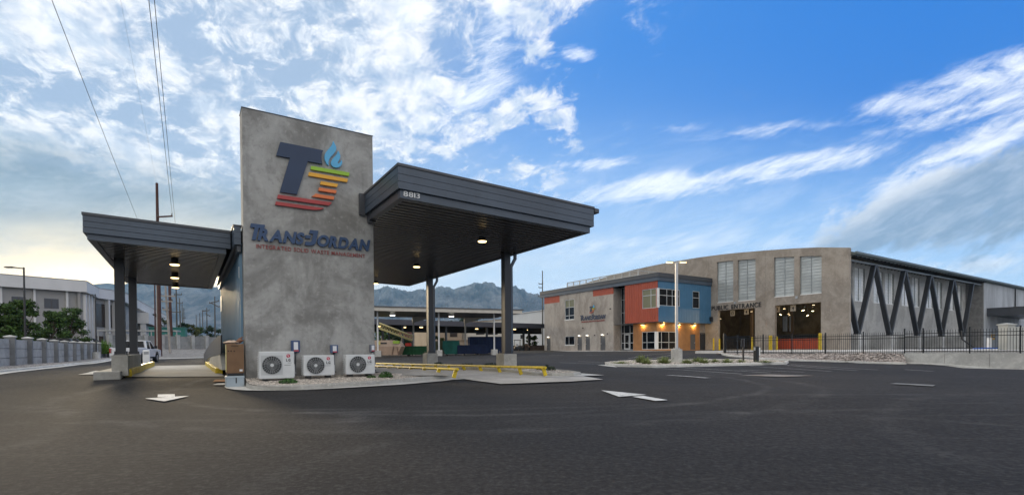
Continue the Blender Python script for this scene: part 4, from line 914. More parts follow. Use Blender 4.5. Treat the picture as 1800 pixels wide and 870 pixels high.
def planks(par, name, mat, cells, fn, step=.9):
    """cladding boards: tall sheets with open joints"""
    for c in cells:
        n = max(1, round((c[1]-c[0])/step)); w = (c[1]-c[0])/n
        for i in range(n): MB().box(c[0]+w*i+.006, c[0]+w*(i+1)-.006, 0, .06, c[2], c[3]).map(fn).build(name, mat, par)
planks(of, 'ochre_panel', OCHRE, wall_cells((1.0, 5.29), (FZ-.1, 4.6), [g1]), fb(.9)); planks(of, 'ochre_panel', OCHRE, wall_cells((.97, 10.05), (FZ-.1, 4.6), [g2, (7.95, 9.08, FZ, 3.1)]), fa(1.0))
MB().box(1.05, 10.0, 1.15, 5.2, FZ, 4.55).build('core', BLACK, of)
window_on(fb(.9), *g1, [2.75], [1.95], sill=False); window_on(fa(1.0), *g2, [1.9, 3.4], [1.95], sill=False); MB().box(.86, 1.20, .96, 1.33, 1.0, 3.42).build('corner_post', WHITE, of)
door_on(fa(1.0), 7.95, 9.08, FZ, 3.1, False)
for i, (fn, p) in enumerate(((fb(.9), 3.35), (fa(1.0), 2.05), (fa(1.0), 5.35), (fa(1.0), 8.7))):
    wall_lamp('warm lit lamp under the '+('red box left of the corner', 'blue box right of the corner', 'blue box behind the light pole', 'blue box above the grey door')[i], fn, p, 4.40, e=42, em=LAMP, w=.26, group='warm lamps washing the ochre wall', col=(1, .62, .18))
# roof edge and railing on it
for i, (z0, z1, o_) in enumerate(((10.62, 11.12, -.24), (10.1, 10.612, -.16))):
    MB().box(o_, 0.0, o_, 26.22, z0, z1).build('fascia_board', FASCIA if i else DARKMETAL, of); MB().box(.002, 11.28, o_, 0., z0, z1).build('fascia_board', FASCIA if i else DARKMETAL, of)
MB().box(-.27, 11.28, -.27, -.1, 11.123, 11.16).box(-.27, -.1, -.098, 26.25, 11.123, 11.16).build('coping', PLATE, of); MB().box(.01, 11.27, .01, 26.1, 10.8, 11.0).build('roof', PLATE, of)
rl = thing('roof_railing', 'grey mesh railing standing on the office roof', 'railing', MO, 33); RAILG = pm('railing_grey', (.46, .465, .45), .5, .2, .05, 3.)
zr0, zr1 = 11.0, 12.33; mb = MB(); pk = MB()
for h in (zr0+.22, (zr0+zr1)/2, zr1): mb.bar((2, 21.3, h), (2, 5.33, h), .09, .09).bar((2, 5.33, h), (6.5, 5.33, h), .09, .09)
mb.build('rail', RAILG, rl)
pme = MB().box(-.06, .06, -.06, .06, zr0, zr1+.02).mesh('post', RAILG); copies('post', pme, rl, [(2, 21.3-i*(15.97/10), 0) for i in range(11)]+[(4.2, 5.33, 0), (6.5, 5.33, 0)])
for i in range(100): pk.box(1.995, 2.005, 5.4+i*.159, 5.415+i*.159, zr0+.22, zr1)
for i in range(28): pk.box(2.05+i*.159, 2.065+i*.159, 5.325, 5.335, zr0+.22, zr1)
for i in range(7): pk.bar((2, 21.3, zr0+.35+i*.15), (2, 5.33, zr0+.35+i*.15), .022, .022).bar((2, 5.33, zr0+.35+i*.15), (6.5, 5.33, zr0+.35+i*.15), .022, .022)
kind(pk.build('mesh_infill', RAILG, rl), 'stuff')

# ================================================================== TRANSFER HALL
HA, HB = 11.305, -18.16
hl = thing('transfer_hall', 'large tan concrete hall with arched roof, tall slatted windows and two open doorways', 'building', MO, 33)
def arch(b):
    return float(np.interp(b, (-18.2, -14.9, -12.2, -8.5, -4.5, -1.9, 2, 6, 10, 15, 20, 26, 32, 36), (12.50, 13.10, 13.46, 13.83, 14.17, 14.36, 14.52, 14.60, 14.58, 14.45, 14.2, 13.7, 12.9, 12.2)))
fw = [(-3.53, -.94, 7.54, None), (-6.79, -4.18, 7.5, None), (-11.91, -9.28, 7.58, None), (-15.15, -12.56, 7.58, None)]
fd = [(-6.71, -1.12, FZ, 6.45), (-15.09, -9.43, FZ, 6.55)]
def arched_wall(b0, b1, a0, a1, holes, step=1.2):
    X = sorted({b0, b1, *[h[i] for h in holes for i in (0, 1) if b0 < h[i] < b1], *[b0+(b1-b0)*i/max(1, round((b1-b0)/step)) for i in range(max(1, round((b1-b0)/step)))]}); X = [x for i, x in enumerate(X) if i == 0 or x-X[i-1] > 1e-3]; mb = MB()
    for p, q in zip(X, X[1:]):
        z = (.3, .3)
        spans = []
        for h in sorted([h for h in holes if h[0]-1e-4 <= p and q <= h[1]+1e-4], key=lambda h: h[2]):
            top = (h[3], h[3]) if h[3] else (arch(p)-1.02, arch(q)-1.02); spans.append((z, (h[2], h[2]))); z = top
        spans.append((z, (arch(p), arch(q))))
        for lo, hi in spans:
            vs = [(a, b, zz) for a in (a0, a1) for b, zz in ((p, lo[0]), (q, lo[1]), (q, hi[1]), (p, hi[0]))]
            mb.add(vs, [(0, 3, 2, 1), (4, 5, 6, 7), (0, 1, 5, 4), (1, 2, 6, 5), (2, 3, 7, 6), (3, 0, 4, 7)])
    return mb
for p, q in ((HB, -8.14), (-8.12, .36), (.38, 9.0), (9.02, 17.5), (17.52, 26), (26.02, 35)):
    arched_wall(p, q, HA, HA+.45, [h for h in fw+fd if p <= h[0] and h[1] <= q]).build('wall_panel', HALL, hl)
SLAT = pm('translucent_panel', (.43, .455, .45), .22, 0, .18, .35, spec=.6, stretch=(1, 1, 2.)); SEAM = pm('panel_seam', (.29, .315, .32), .5)
def slats(par, fn, x0, x1, z0, zt0, zt1, n=12, bars=True):
    """tall glazing of overlapping horizontal translucent boards, with a centre bar and a sill; the top follows zt0..zt1"""
    h = (max(zt0, zt1)-z0)/n; xm = (x0+x1)/2
    f = MB().box(x0, x0+.07, 0, .10, z0, max(zt0, zt1)).box(x1-.07, x1, 0, .10, z0, max(zt0, zt1)).box(xm-.035, xm+.035, 0, .10, z0, max(zt0, zt1)).map(fn).build('window_frame', SEAM, par)
    sm_ = MB()
    for i in (range(1, n) if bars else ()): sm_.box(x0+.072, xm-.037, .035, .048, z0+h*i-.03, z0+h*i+.03).box(xm+.037, x1-.072, .035, .048, z0+h*i-.03, z0+h*i+.03)
    if bars: kind(sm_.map(fn).build('seam_bars', SEAM, f), 'stuff')
    for s0, s1 in ((x0+.07, xm-.035), (xm+.035, x1-.07)):
        me = MB().add([(s0, .05, 0), (s1, .05, 0), (s1, .09, h), (s0, .09, h), (s0, .07, -.0), (s1, .07, -.0)], [(0, 1, 2, 3), (0, 4, 5, 1)]).map(fn).mesh('slat', SLAT)
        copies('slat', me, f, [(0, 0, z0+h*i) for i in range(n)])
    MB().box(x0-.03, x1+.03, -.06, .12, z0-.10, z0).map(fn).build('sill', WHITE, f)
for h in fw: slats(hl, fb(HA+.20), h[0]+.02, h[1]-.02, h[2]+.1, arch(h[0])-1.0, arch(h[1])-1.0, 13)
pe = thing('entrance_lettering', 'thin black capital letters above the left hall doorway', 'lettering', M.w(HA, -.15, 0), -57)
lettering(pe, 'PUBLIC ENTRANCE', 0, 7.45, 6.54, 7.14, -.10, -.03, BLACK, 'letter', .0, 0., .16, .5)
for b in (-3.85, -12.25): MB().box(HA-.15, HA-.002, b-.14, b+.14, 7.2, 7.5).build('wall_box', STEEL, hl)
# sides: recessed wall with window pairs, end return, flush wall
wb = -15.9; tops = [17.67+8.75*i for i in range(5)]; pw = []
for c in tops: pw += [(c-3.12, c-.28, 6.9, 11.15), (c+.28, c+3.12, 6.9, 11.15)]
pw = [h for h in pw if h[1] < 57]
EA = 57.5
wall_a(HA+.45, EA, .3, 11.9, pw, wb, wb+.4).build('side_wall', GREYWALL, hl)
SLAT0 = SLAT; SLAT = pm('lit_translucent_panel', (.82, .87, .88), .22, 0, .22, .45, spec=.6, stretch=(1.2, 1.2, .5))  # brighter copy for the side: light through the panels put into the colour
for h in pw: slats(hl, fa(wb+.12), h[0]+.02, h[1]-.02, h[2]+.08, h[3], h[3], 11, False)
MB().box(HA+.452, HA+.9, HB+.3, wb, .3, 11.6).build('pier', HALL, hl)
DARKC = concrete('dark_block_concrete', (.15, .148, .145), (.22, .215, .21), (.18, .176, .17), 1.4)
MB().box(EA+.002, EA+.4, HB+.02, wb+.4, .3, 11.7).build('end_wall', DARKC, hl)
for i in range(7): MB().box(EA+.41+6.2*i, EA+.39+6.2*(i+1), HB, HB+.4, .3, 11.62).build('wall_panel', pm('bluish_panel_concrete', (.40, .42, .45), .8, 0, .16, .5, stretch=(1.5, 1.5, .35), fine=.1, fscale=8.), hl)
MB().tube([(74.6, HB-.12, 11.6), (74.6, HB-.12, 7.4)], .09, 8).build('downspout', BLACK, hl)
FLANGE0 = pm('edge_beam_grey', (.12, .13, .135), .5, .1, .06, 1.)
ROOFG = pm('roof_green_grey', (.115, .135, .130), .45, .2, .08, .5)
prof = [(-18.55+.5*0, 12.0)]+[(b, arch(b)-.35) for b in (-17.5, -15, -12, -8, -4, 0, 5, 10, 15, 20, 26, 32, 35)]
mb = MB()
for (p, z0), (q, z1) in zip(prof, prof[1:]): mb.add([(a, b, z) for a in (HA+.46, 100) for b, z in ((p, z0-.32), (q, z1-.32), (q, z1), (p, z0))], [(0, 3, 2, 1), (4, 5, 6, 7), (0, 1, 5, 4), (1, 2, 6, 5), (2, 3, 7, 6), (3, 0, 4, 7)])
mb.build('roof', ROOFG, hl)
MB().box(HA+.46, 100, HB-.62, HB-.395, 11.78, 12.06).build('gutter', ROOFG, hl, .03)
rme = MB().box(0, .05, HB-.39, HB+2.0, 11.5, 11.64).mesh('rafter', BLACK); copies('rafter', rme, hl, [(HA+1+1.1*i, 0, 0) for i in range(42)])
MB().box(HA+.46, EA, HB+.18, HB+.42, 11.1, 11.30).build('edge_beam', FLANGE0, hl)
FLANGE0_ = 0
STRUT = pm('strut_slate', (.030, .032, .037), .5, .1, .06, 1.); FLANGE = pm('flange_grey', (.17, .18, .185), .5, .1, .06, 1.); 
VB = HB+.3; bots = [14.05+8.75*i for i in range(5)]; vtops = [c+.75 for c in tops]
def strut(p, q):
    o = MB().bar(p, q, .10, .36, (0, 1, 0)); d = .17
    v = (Vector(q)-Vector(p)).normalized(); n = Vector((-v.z, 0, v.x))*.155
    o = MB().bar(p, q, .52, .26, tuple(n)).build('strut', STRUT, hl)
    MB().bar(Vector(p)+n*(1 if n.x > 0 else -1), Vector(q)+n*(1 if n.x > 0 else -1), .54, .05, tuple(n)).build('flange', FLANGE, o)
    return o
strut((bots[0]-.16, VB, 2.78), (HA+.2, VB, 7.9))
for i, b0 in enumerate(bots):
    if i > 0: strut((b0-.16, VB, 2.78), (vtops[i-1]+.16, VB, 11.08))
    strut((b0+.16, VB, 2.78), (vtops[i]-.16, VB, 11.08))
    MB().box(b0-.42, b0+.42, VB-.24, VB+.24, 2.62, 2.80).build('shoe', BLACK, hl); MB().box(b0-.38, b0+.38, VB-.3, wb-.005, .5, 2.615).build('buttress', GREYWALL, hl)
for c in vtops: MB().box(c-.34, c+.34, VB-.03, VB+.03, 10.7, 11.098).build('gusset', STRUT, hl)
for i, b0 in enumerate(bots[:-1]): MB().box(b0+3.2, b0+5.0, wb-.03, wb-.005, 1.4, 2.6).build('louvre', pm('louvre_grey', (.13, .14, .16), .5), hl)
# inside the hall
LAMPHALL = pm('hall_lamp_glow', (1, .9, .7), .5, 0, 0., emit=(1, .76, .42), estr=2.)
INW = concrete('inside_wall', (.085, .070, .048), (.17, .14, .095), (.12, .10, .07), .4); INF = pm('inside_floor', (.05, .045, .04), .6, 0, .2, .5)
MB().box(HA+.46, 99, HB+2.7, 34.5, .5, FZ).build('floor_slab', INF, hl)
bk = []
for x0_, x1_ in ((1361.5, 1365.5), (1374.5, 1384), (1386.5, 1395.5), (1348, 1357)):
    u0_, u1_ = M.pa(x1_, 582, 62), M.pa(x0_, 555.5, 62); bk.append((u0_[0+1], u1_[1], u0_[2], u1_[2]))
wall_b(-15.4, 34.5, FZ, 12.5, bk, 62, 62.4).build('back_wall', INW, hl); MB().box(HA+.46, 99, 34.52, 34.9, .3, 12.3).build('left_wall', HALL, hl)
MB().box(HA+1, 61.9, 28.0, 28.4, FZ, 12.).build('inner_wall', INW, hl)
MB().box(55, 61.9, -14.5, 27.9, 3.6, 3.9).build('gantry', pm('gantry_dark', (.05, .045, .04), .7), hl)
bars = MB()
for i in range(16): bars.box(HA+1.6, HA+1.66, -1.2+i*.9, -1.14+i*.9, 11.6, 11.9)
cols_ = MB().box(-.2, .2, -.2, .2, FZ, 12.).mesh('pillar', pm('pillar_brown', (.07, .05, .035), .7)); copies('pillar', cols_, hl, [(36, 9.0, 0), (50, 9.0, 0)])
for i, (px, py, a, lab) in enumerate(((1379, 542.5, 26, 'lit lamp left of the middle plate in the right doorway'), (1372, 553, 30, 'low lit lamp at the left jamb of the right doorway'), (1386, 551.5, 30, 'upper of two close lit lamps over the inner windows'), (1387.5, 554, 33, 'lower of two close lit lamps over the inner windows'), (1412, 545, 24, 'lit lamp in the middle of the right doorway ceiling'),
        (1420, 554, 32, 'lowest lit lamp right of the middle of the right doorway'), (1429, 546.5, 26, 'lit lamp right of the middle under the highest one'), (1430, 535.7, 20, 'highest lit lamp at the right of the right doorway'), (1321, 547.5, 20, 'lit lamp at the top right of the left doorway'), (1266, 560, 22, 'lit lamp at the left jamb of the left doorway'))):
    q = M.pa(px, py, a); t = thing('hall_light', lab, 'ceiling light', M.w(*q), 33, 'lit lamps inside the hall')
    MB().cyl((0, 0, 0), (0, 0, .10), .16, 10, .13).build('housing', BLACK, t); MB().cyl((0, 0, .10), (0, 0, 12.2-q[2]), .015, 5).build('hanger', BLACK, t); MB().cyl((0, 0, -.02), (0, 0, -.002), .15, 12).build('diffuser', LAMPHALL, t)
    if i in (1, 4, 5, 6):
        l = bpy.data.lights.new('lamp', 'POINT'); l.energy = 1100; l.color = (1, .74, .42); l.shadow_soft_size = .25; lo = bpy.data.objects.new('lamp', l); COL.objects.link(lo); lo.parent = t; lo.location = (0, 0, -.35)
for txt, a, px, py, lab in (('8', 13.5, 1366, 543.5, 'white plate with a dark number hanging inside the right doorway'), ('4', 13.5, 1394, 541.5, 'small plate hanging in the middle of the right doorway'), ('13', 14, 1287.5, 550.5, 'brightest number plate hanging inside the left doorway'), ('4', 14, 1312, 548, 'number plate hanging at the right of the left doorway')):
    q = M.pa(px, py, a); t = thing('bay_sign', lab, 'sign', M.w(*q), -57)
    MB().box(-.34, .34, 0, .03, -.38, .38).build('plate', pm('plate_cream', (.62, .58, .50), .6), t); lettering(t, txt, -.2 if len(txt) > 1 else -.12, .2 if len(txt) > 1 else .12, -.22, .22, -.012, -.002, BLACK, 'digit', .02, 0., .1); MB().box(-.01, .01, .01, .02, .38, 3.).build('hanger', STEEL, t)
q0 = M.pa(1367, 608, 14.0); q1 = M.pa(1440, 608, 14.0)
bn = thing('loading_barrier', 'orange red ribbed steel barrier across the right hall doorway', 'barrier', M.w(14, q1[1], FZ), 123)
Lb = q0[1]-q1[1]; OR = pm('barrier_orange', (.50, .075, .022), .55, 0, .12, 1.)
MB().box(0, Lb, 0, .25, 0, 1.25).build('body', OR, bn); rb = MB().box(-.04, .04, .252, .34, 0, 1.2).mesh('rib', OR); copies('rib', rb, bn, [(.4+i*.7, 0, 0) for i in range(int(Lb/.7))]); MB().box(0, Lb, -.02, .36, 1.252, 1.34).build('top_rail', OR, bn)
def bollard(label, px, py, a, h=1.15):
    q = M.pa(px, py, a); t = thing('bollard', label, 'bollard', M.w(q[0], q[1], FZ-.02), 33, 'yellow bollards at the hall doorways')
    MB().cyl((0, 0, -.1), (0, 0, h), .11, 12).cyl((0, 0, h), (0, 0, h+.06), .11, 12, .04).build('post', YELLOW, t)
    MB().cyl((0, 0, -.02), (0, 0, .03), .16, 12).build('collar', YELLOW, t)
for i, (px, a, h) in enumerate(((1254.3, 10.6, 1.6), (1264.6, 10.6, 1.5), (1322.3, 10.7, 1.6), (1353, 10.6, 1.75), (1356, 10.3, 1.75), (1365.6, 10.7, 1.6), (1440, 10.6, 1.85), (1442.5, 10.3, 1.85))):
    bollard('yellow bollard '+('left of the left doorway, leftmost of all', 'at the left jamb of the left doorway', 'at the right jamb of the left doorway', 'between the doorways, left one of a close pair', 'between the doorways, right one of a close pair', 'at the left jamb of the right doorway', 'at the right jamb of the right doorway, rear one', 'at the right jamb of the right doorway, front one')[i], px, 610, a, h)
sd_ = thing('side_door', 'dark double door in the concrete at the right end of the ochre wall', 'door', M.w(10.2, 1.02, FZ), 33); MB().box(0, .95, -.06, .0, 0, 2.25).build('leaf', pm('door_dark', (.03, .03, .032), .5), sd_); MB().box(-.06, 0, -.08, .0, 0, 2.33).box(.95, 1.01, -.08, 0, 0, 2.33).box(-.06, 1.01, -.08, 0, 2.332, 2.40).build('frame', BLACK, sd_)
MB().box(10.06, 11.30, 1.02, 1.3, .4, 4.59).build('link_wall', HALL, of); MB().box(10.9, 11.25, -.35, -.03, 5.0, 5.6).build('wall_unit', BLACK, of)
# far canopy beyond the end of the trusses
fc = thing('rear_canopy', 'dark flat canopy at the far right of the hall', 'canopy', MO, 33)
MB().box(59.3, 78, -36, HB-.01, 6.1, 7.35).build('fascia', DARKMETAL, fc); MB().box(59.2, 78, -36.05, HB-.01, 7.36, 7.42).build('coping', PLATE, fc)
MB().box(75, 75.4, -35, -34.6, .5, 6.08).box(61, 61.4, -35, -34.6, .5, 6.08).build('posts', BLACK, fc)
ws = thing('warning_sign', 'small yellow and black warning sign on the dark wall near the far canopy', 'sign', M.w(61.5, HB-.03, 2.2), 33); MB().box(0, 2.2, -.02, 0, 0, .95).build('plate', pm('sign_yellow', (.65, .36, .02), .5), ws); MB().box(.2, 2.0, -.03, -.021, .38, .6).box(.3, 1.9, -.03, -.021, .75, .85).build('print', BLACK, ws)
# pad behind the fence, retaining wall, riprap slope, fences
fA, fB, fC = np.array(at(1275.5, 617, 44.)[:2]), np.array(at(1590, 632, 35.2)[:2]), np.array(at(1800, 640, 30.6)[:2]); fD = fC+(fC-fB)*1.6
PADC = concrete('pad_concrete', (.46, .45, .44), (.58, .57, .56), (.52, .51, .50), .6)
pz = .80
hall_edge = [M.w(8.9, 3), M.w(HA+.1, 3), M.w(HA+.3, HB), M.w(100, HB)]
mb = MB()
def padz(x, y): return pz+.04*0
ring = [tuple(fA+np.array([-1.2, 4.])), tuple(fA+np.array([.3, .3])), tuple(fB+np.array([.4, .3])), tuple(fC+np.array([.3, .4])), tuple(fD), M.w(98, -30)[:2], M.w(98, HB+1)[:2], M.w(HA+.6, HB+1)[:2], M.w(HA+.3, -16)[:2], M.w(HA+.3, -1.45)[:2], M.w(6.5, -1.45)[:2]]
nr = len(ring); mb.v = [(*q, pz) for q in ring]+[(*q, -.6) for q in ring]; mb.f = [tuple(range(nr))]+[(i, (i+1) % nr, nr+(i+1) % nr, nr+i) for i in range(nr)]; mb.sm = [False]*len(mb.f); setting('concrete_pad', mb, PADC)
setting('pavement', MB().add([M.w(-1.6, -1.4, .80), M.w(11.3, -1.4, .80), M.w(11.3, 27, .84), M.w(-1.6, 27, .84), M.w(-1.6, -1.4, .3), M.w(11.3, -1.4, .3), M.w(11.3, 27, .3), M.w(-1.6, 27, .3)], [(0, 1, 2, 3), (0, 4, 5, 1), (1, 5, 6, 2), (2, 6, 7, 3), (3, 7, 4, 0)]), PADC)
toe = [g(*q) for q in ((1252, 620.5), (1266, 622), (1290, 627), (1340, 631.5), (1400, 634.3), (1489, 636.5), (1592, 640))]
crest = [fA+(fB-fA)*t for t in (-.06, 0, .1, .35, .55, .78, 1.)]
mb = MB()
for i in range(6):
    a, b = toe[i], toe[i+1]; c, d = crest[i], crest[i+1]
    mb.add([(*a[:2], a[2]+.05), (*b[:2], b[2]+.05), (*d, .50+.0*i), (*c, .60)], [(0, 1, 2, 3)]); mb.add([(*c, .6), (*d, .5), (d[0]+.6, d[1]+1.2, pz-.01), (c[0]+.6, c[1]+1.2, pz-.01)], [(0, 1, 2, 3)])
setting('riprap_bank', mb, pm('riprap_base', (.26, .225, .205), .95, 0, .3, 8.))
RIP = pm('riprap_stone', (.33, .285, .26), .85, 0, .25, 3., island=.38)
mb = MB()
for i in range(6):
    a, b, c, d = np.array(toe[i]), np.array(toe[i+1]), np.array([*crest[i], .6]), np.array([*crest[i+1], .5]); n = int(np.linalg.norm(b-a)*150)
    for _ in range(n):
        u, v = random.random(), random.uniform(0, 1.12); q = (a*(1-u)+b*u)*(1-v)+(c*(1-u)+d*u)*v; mb.blob((q[0], q[1], q[2]+.03), random.uniform(.04, .11), random.uniform(0, 6), 5, .7)
kind(mb.build('riprap_stones', RIP), 'stuff')
setting('kerb', kerb([t for t in [(q[0]-.12, q[1]-.12) for q in toe]], .14, .12), GUTTER)
rw_ = thing('retaining_wall', 'low grey concrete retaining wall under the right hand fence', 'wall', (0, 0, 0))
tB, tD = np.array(fB), np.array(fD); dv = (np.array(fC)-tB)/np.linalg.norm(np.array(fC)-tB); nv = np.array([-dv[1], dv[0]])
if nv[1] < 0: nv = -nv
Lw = np.linalg.norm(tD-tB); nseg = 7
for i in range(nseg):
    p, q = tB+dv*(Lw*i/nseg+.006), tB+dv*(Lw*(i+1)/nseg-.006); f0, f1 = p-nv*.12, q-nv*.12; b0, b1 = p+nv*.16, q+nv*.16
    MB().add([(*f0, -1.5), (*f1, -1.5), (*b1, -1.5), (*b0, -1.5), (*f0, .66), (*f1, .66), (*b1, .66), (*b0, .66)], [(3, 2, 1, 0), (4, 5, 6, 7), (0, 1, 5, 4), (1, 2, 6, 5), (2, 3, 7, 6), (3, 0, 4, 7)]).build('wall_section', PALE, rw_, .012)
setting('kerb', kerb([tuple(tB-nv*.45-dv*.2), tuple((tB+tD)/2-nv*.45), tuple(tD-nv*.45)], .16, .12), GUTTER)
IRON = pm('black_iron', (.010, .010, .011), .45, .2, .1, 4.)
def iron_fence(label, p, q, posts, ztop, zbot0, zbot1, pitch, hpost, frame0=True):
    """black picket fence from p to q (ground points); posts are distances along it"""
    d = np.array(q)-np.array(p); L = np.linalg.norm(d); t = thing('iron_fence', label, 'fence', (*p, 0), math.degrees(math.atan2(d[1], d[0])), 'black iron fences round the hall pad')
    zb = lambda x: zbot0+(zbot1-zbot0)*x/L
    for dz in (-.20, -.42): MB().box(0, L, -.022, .022, ztop+dz-.02, ztop+dz+.02).build('rail', IRON, t)
    MB().bar((0, 0, zb(0)+.16), (L, 0, zb(L)+.16), .044, .04).build('rail', IRON, t)
    n = int(L/pitch); ln = ztop-(zb(0)+.08)
    me = MB().box(-.011, .011, -.011, .011, 0, 1).add([(-.011, -.011, 1), (.011, -.011, 1), (.011, .011, 1), (-.011, .011, 1), (0, 0, 1.02)], [(0, 1, 4), (1, 2, 4), (2, 3, 4), (3, 0, 4)]).mesh('picket', IRON)
    for i in range(n+1):
        o = link('picket', me, t); z0 = zb(i*pitch)+.07; o.location = (i*pitch, 0, z0); o.scale = (1, 1, ztop-z0)
    me = MB().box(-.035, .035, -.035, .035, 0, 1).box(-.042, .042, -.042, .042, 1.0, 1.02).mesh('post', IRON)
    for x in posts: o = link('post', me, t); z0 = zb(x)-.25; o.location = (x, 0, z0); o.scale = (1, 1, hpost-z0)
    return t
def along(p, q, px):       # distance from p along p-q of the sight line through px
    d = np.array(q)-np.array(p); L = np.linalg.norm(d); d = d/L; r = ray(px, 600)[:2]; A = np.array([[r[0], -d[0]], [r[1], -d[1]]]); return float(np.linalg.solve(A, np.array(p))[1])
ztop1 = at(1451, 585.5, at(1451, 600, 1)[1]*1.0)[2]
mid = fA+(fB-fA)*.5
zt1 = float(np.mean([at(px, py, Y)[2] for px, py, Y in ((1300, 587, 42.8), (1580, 586.5, 33.8))]))
iron_fence('black iron picket fence along the stone bank in front of the hall', fA, fB, [along(fA, fB, px) for px in (1275.6, 1296, 1341.6, 1392, 1451, 1517.5)], zt1, .62, .36, .125, zt1+.06)
zt2 = at(1700, 577.5, 31.5)[2]
iron_fence('black iron picket fence standing on the retaining wall', fB, fD, [0]+[along(fB, fD, px) for px in (1622.8, 1704.7, 1793.7)]+[along(fB, fD, 1793.7)+2.6*i for i in (1, 2)], zt2, .66, .66, .135, zt2+.12)
o = tag(box(-.07, .07, -.07, .07, -.3, 1.62).build('gate_post', IRON), 'thick black gate post at the left end of the iron fence', 'post'); o.location = (*fA-np.array([.12, .02]), .75)
# ================================================================== LEFT SIDE
LEAF = pm('leaf_green', (.050, .092, .018), .75, 0, .35, 1.2, island=.45, spec=.3); LEAF2 = pm('leaf_dark', (.020, .042, .014), .75, 0, .3, 1.2, island=.4, spec=.3); LEAF3 = pm('leaf_olive', (.065, .075, .022), .75, 0, .3, 1.2, island=.4, spec=.3)
BARK = pm('bark', (.09, .065, .045), .9, 0, .25, 6.)
pw_ = thing('precast_wall', 'long grey precast wall of stacked planks and posts along the left lane', 'wall', S.w(LW, 0, 0), 32.6)
pxs = [14, 46, 72.5, 94, 112.3, 127.3, 141, 152.5, 163, 172, 180, 187]
b1_ = S.pa(14, 620, LW)[1]; bN = S.pa(187, 615, LW)[1]; step = (bN-b1_)/11
pts = [b1_+step*i for i in range(-8, 12)]
pkm = MB().box(0, .10, .13, step-.13, 0, .53).mesh('plank', PRECAST)
psm = MB().box(-.13, .34, -.13, .13, -.1, 1.80).mesh('post', POSTC); cpm = MB().box(-.17, .38, -.18, .18, 1.803, 1.86).add([(-.17, -.18, 1.86), (.38, -.18, 1.86), (.38, .18, 1.86), (-.17, .18, 1.86), (.10, 0, 1.93)], [(0, 1, 4), (1, 2, 4), (2, 3, 4), (3, 0, 4)]).mesh('cap', GUTTER)
MB().box(-.06, -.012, pts[0], pts[-1], .0, 1.70).map(lambda a, b, z: (a, b, z+tz(*S.w(LW, b)[:2])+.02)).build('backing', POSTC, pw_)
def zw(b): return tz(*S.w(LW, b)[:2])+.02
for i, b in enumerate(pts):
    o = link('post', psm, pw_); o.location = (0, b, zw(b)); c = link('cap', cpm, o)
    if i < len(pts)-1:
        for k in range(3): q = link('plank', pkm, pw_); q.location = (0, b, zw(b+step/2)+.03+k*.56)
# back wall across the end of the lane on a gravel bank
bw_ = thing('precast_wall', 'grey precast wall crossing behind the white pickup at the end of the lane', 'wall', (0, 0, 0))
p0, p1 = np.array(at(193, 610, 66)[:2]), np.array(at(430, 610, 84)[:2]); Lb = np.linalg.norm(p1-p0); bw_.location = (*p0, 1.5); bw_.rotation_euler = (0, 0, math.atan2(*(p1-p0)[::-1])); nb = 9; sb = Lb/nb
psm2 = MB().box(-.22, .22, -.20, .15, -.5, 1.95).box(-.27, .27, -.25, .2, 1.953, 2.03).mesh('post', PRECAST); pkm2 = MB().box(.23, sb-.23, 0, .12, 0, .60).mesh('plank', concrete('back_wall_concrete', (.22, .22, .215), (.32, .32, .31), (.27, .27, .26), .7))
for i in range(nb+1):
    o = link('post', psm2, bw_); o.location = (i*sb, 0, 0)
    if i < nb:
        for k in range(3): q = link('plank', pkm2, bw_); q.location = (i*sb, 0, .01+k*.615)
q0, q1 = np.array(at(255, 629, 56)[:2]), np.array(at(430, 622, 72)[:2])
setting('gravel_bank', MB().quadgrid((*q0, .25), (*q1, .3), (*(p1+np.array([0, .2])), 1.55), (*(p0+np.array([0, .2])), 1.5), 20, 6), MATS['grey_gravel'])
setting('gutter', MB().quadgrid((*(q0-np.array([0, 2.6])), tz(*(q0-np.array([0, 2.6])))+.03), (*(q1-np.array([0, 2.6])), .38), (*q1, .40), (*q0, .36), 20, 2), GUTTER)
setting('parking_terrace', MB().add([(*S.w(LW-.3, -20)[:2], .85), (*S.w(LW-.3, 52)[:2], .85), (*S.w(LW-42, 52)[:2], .85), (*S.w(LW-42, -20)[:2], .85)], [(0, 1, 2, 3)]), ASPHALT)
# white building at the left
WB = pm('pale_grey_panel', (.335, .32, .305), .7, 0, .06, .4); WBT = pm('white_parapet', (.66, .64, .62), .6, 0, .05, .4); BRONZE = pm('bronze_glass', (.035, .024, .020), .15, 0, 0., spec=.7)
wbd = thing('white_building', 'large pale two storey building with deep white parapet behind the left trees', 'building', (0, 0, 0))
corner = [np.array(at(px, 500, Y)[:2]) for px, Y in ((-330, 52), (152.5, 70), (173.4, 77.8), (218, 83.), (226, 87.5), (300, 150))]
def face(i, z0, z1, out, mat, name, th=.3, s0=0., s1=1., par=None):
    p, q = corner[i], corner[i+1]; d = (q-p); n = np.array([d[1], -d[0]])/np.linalg.norm(d)
    a, b = p+d*s0+n*out, p+d*s1+n*out; c, e = a-n*th, b-n*th
    return MB().add([(*a, z0), (*b, z0), (*e, z0), (*c, z0), (*a, z1), (*b, z1), (*e, z1), (*c, z1)], [(3, 2, 1, 0), (4, 5, 6, 7), (0, 1, 5, 4), (1, 2, 6, 5), (2, 3, 7, 6), (3, 0, 4, 7)]).build(name, mat, par or wbd)
for i in range(5):
    face(i, .3, 9.35, -.7, WB, 'wall', .3); face(i, 9.36, 10.85, 0, WBT, 'parapet', 1.0); face(i, 10.853, 10.93, .03, pm('parapet_cap', (.30, .27, .25), .6), 'coping', 1.1)
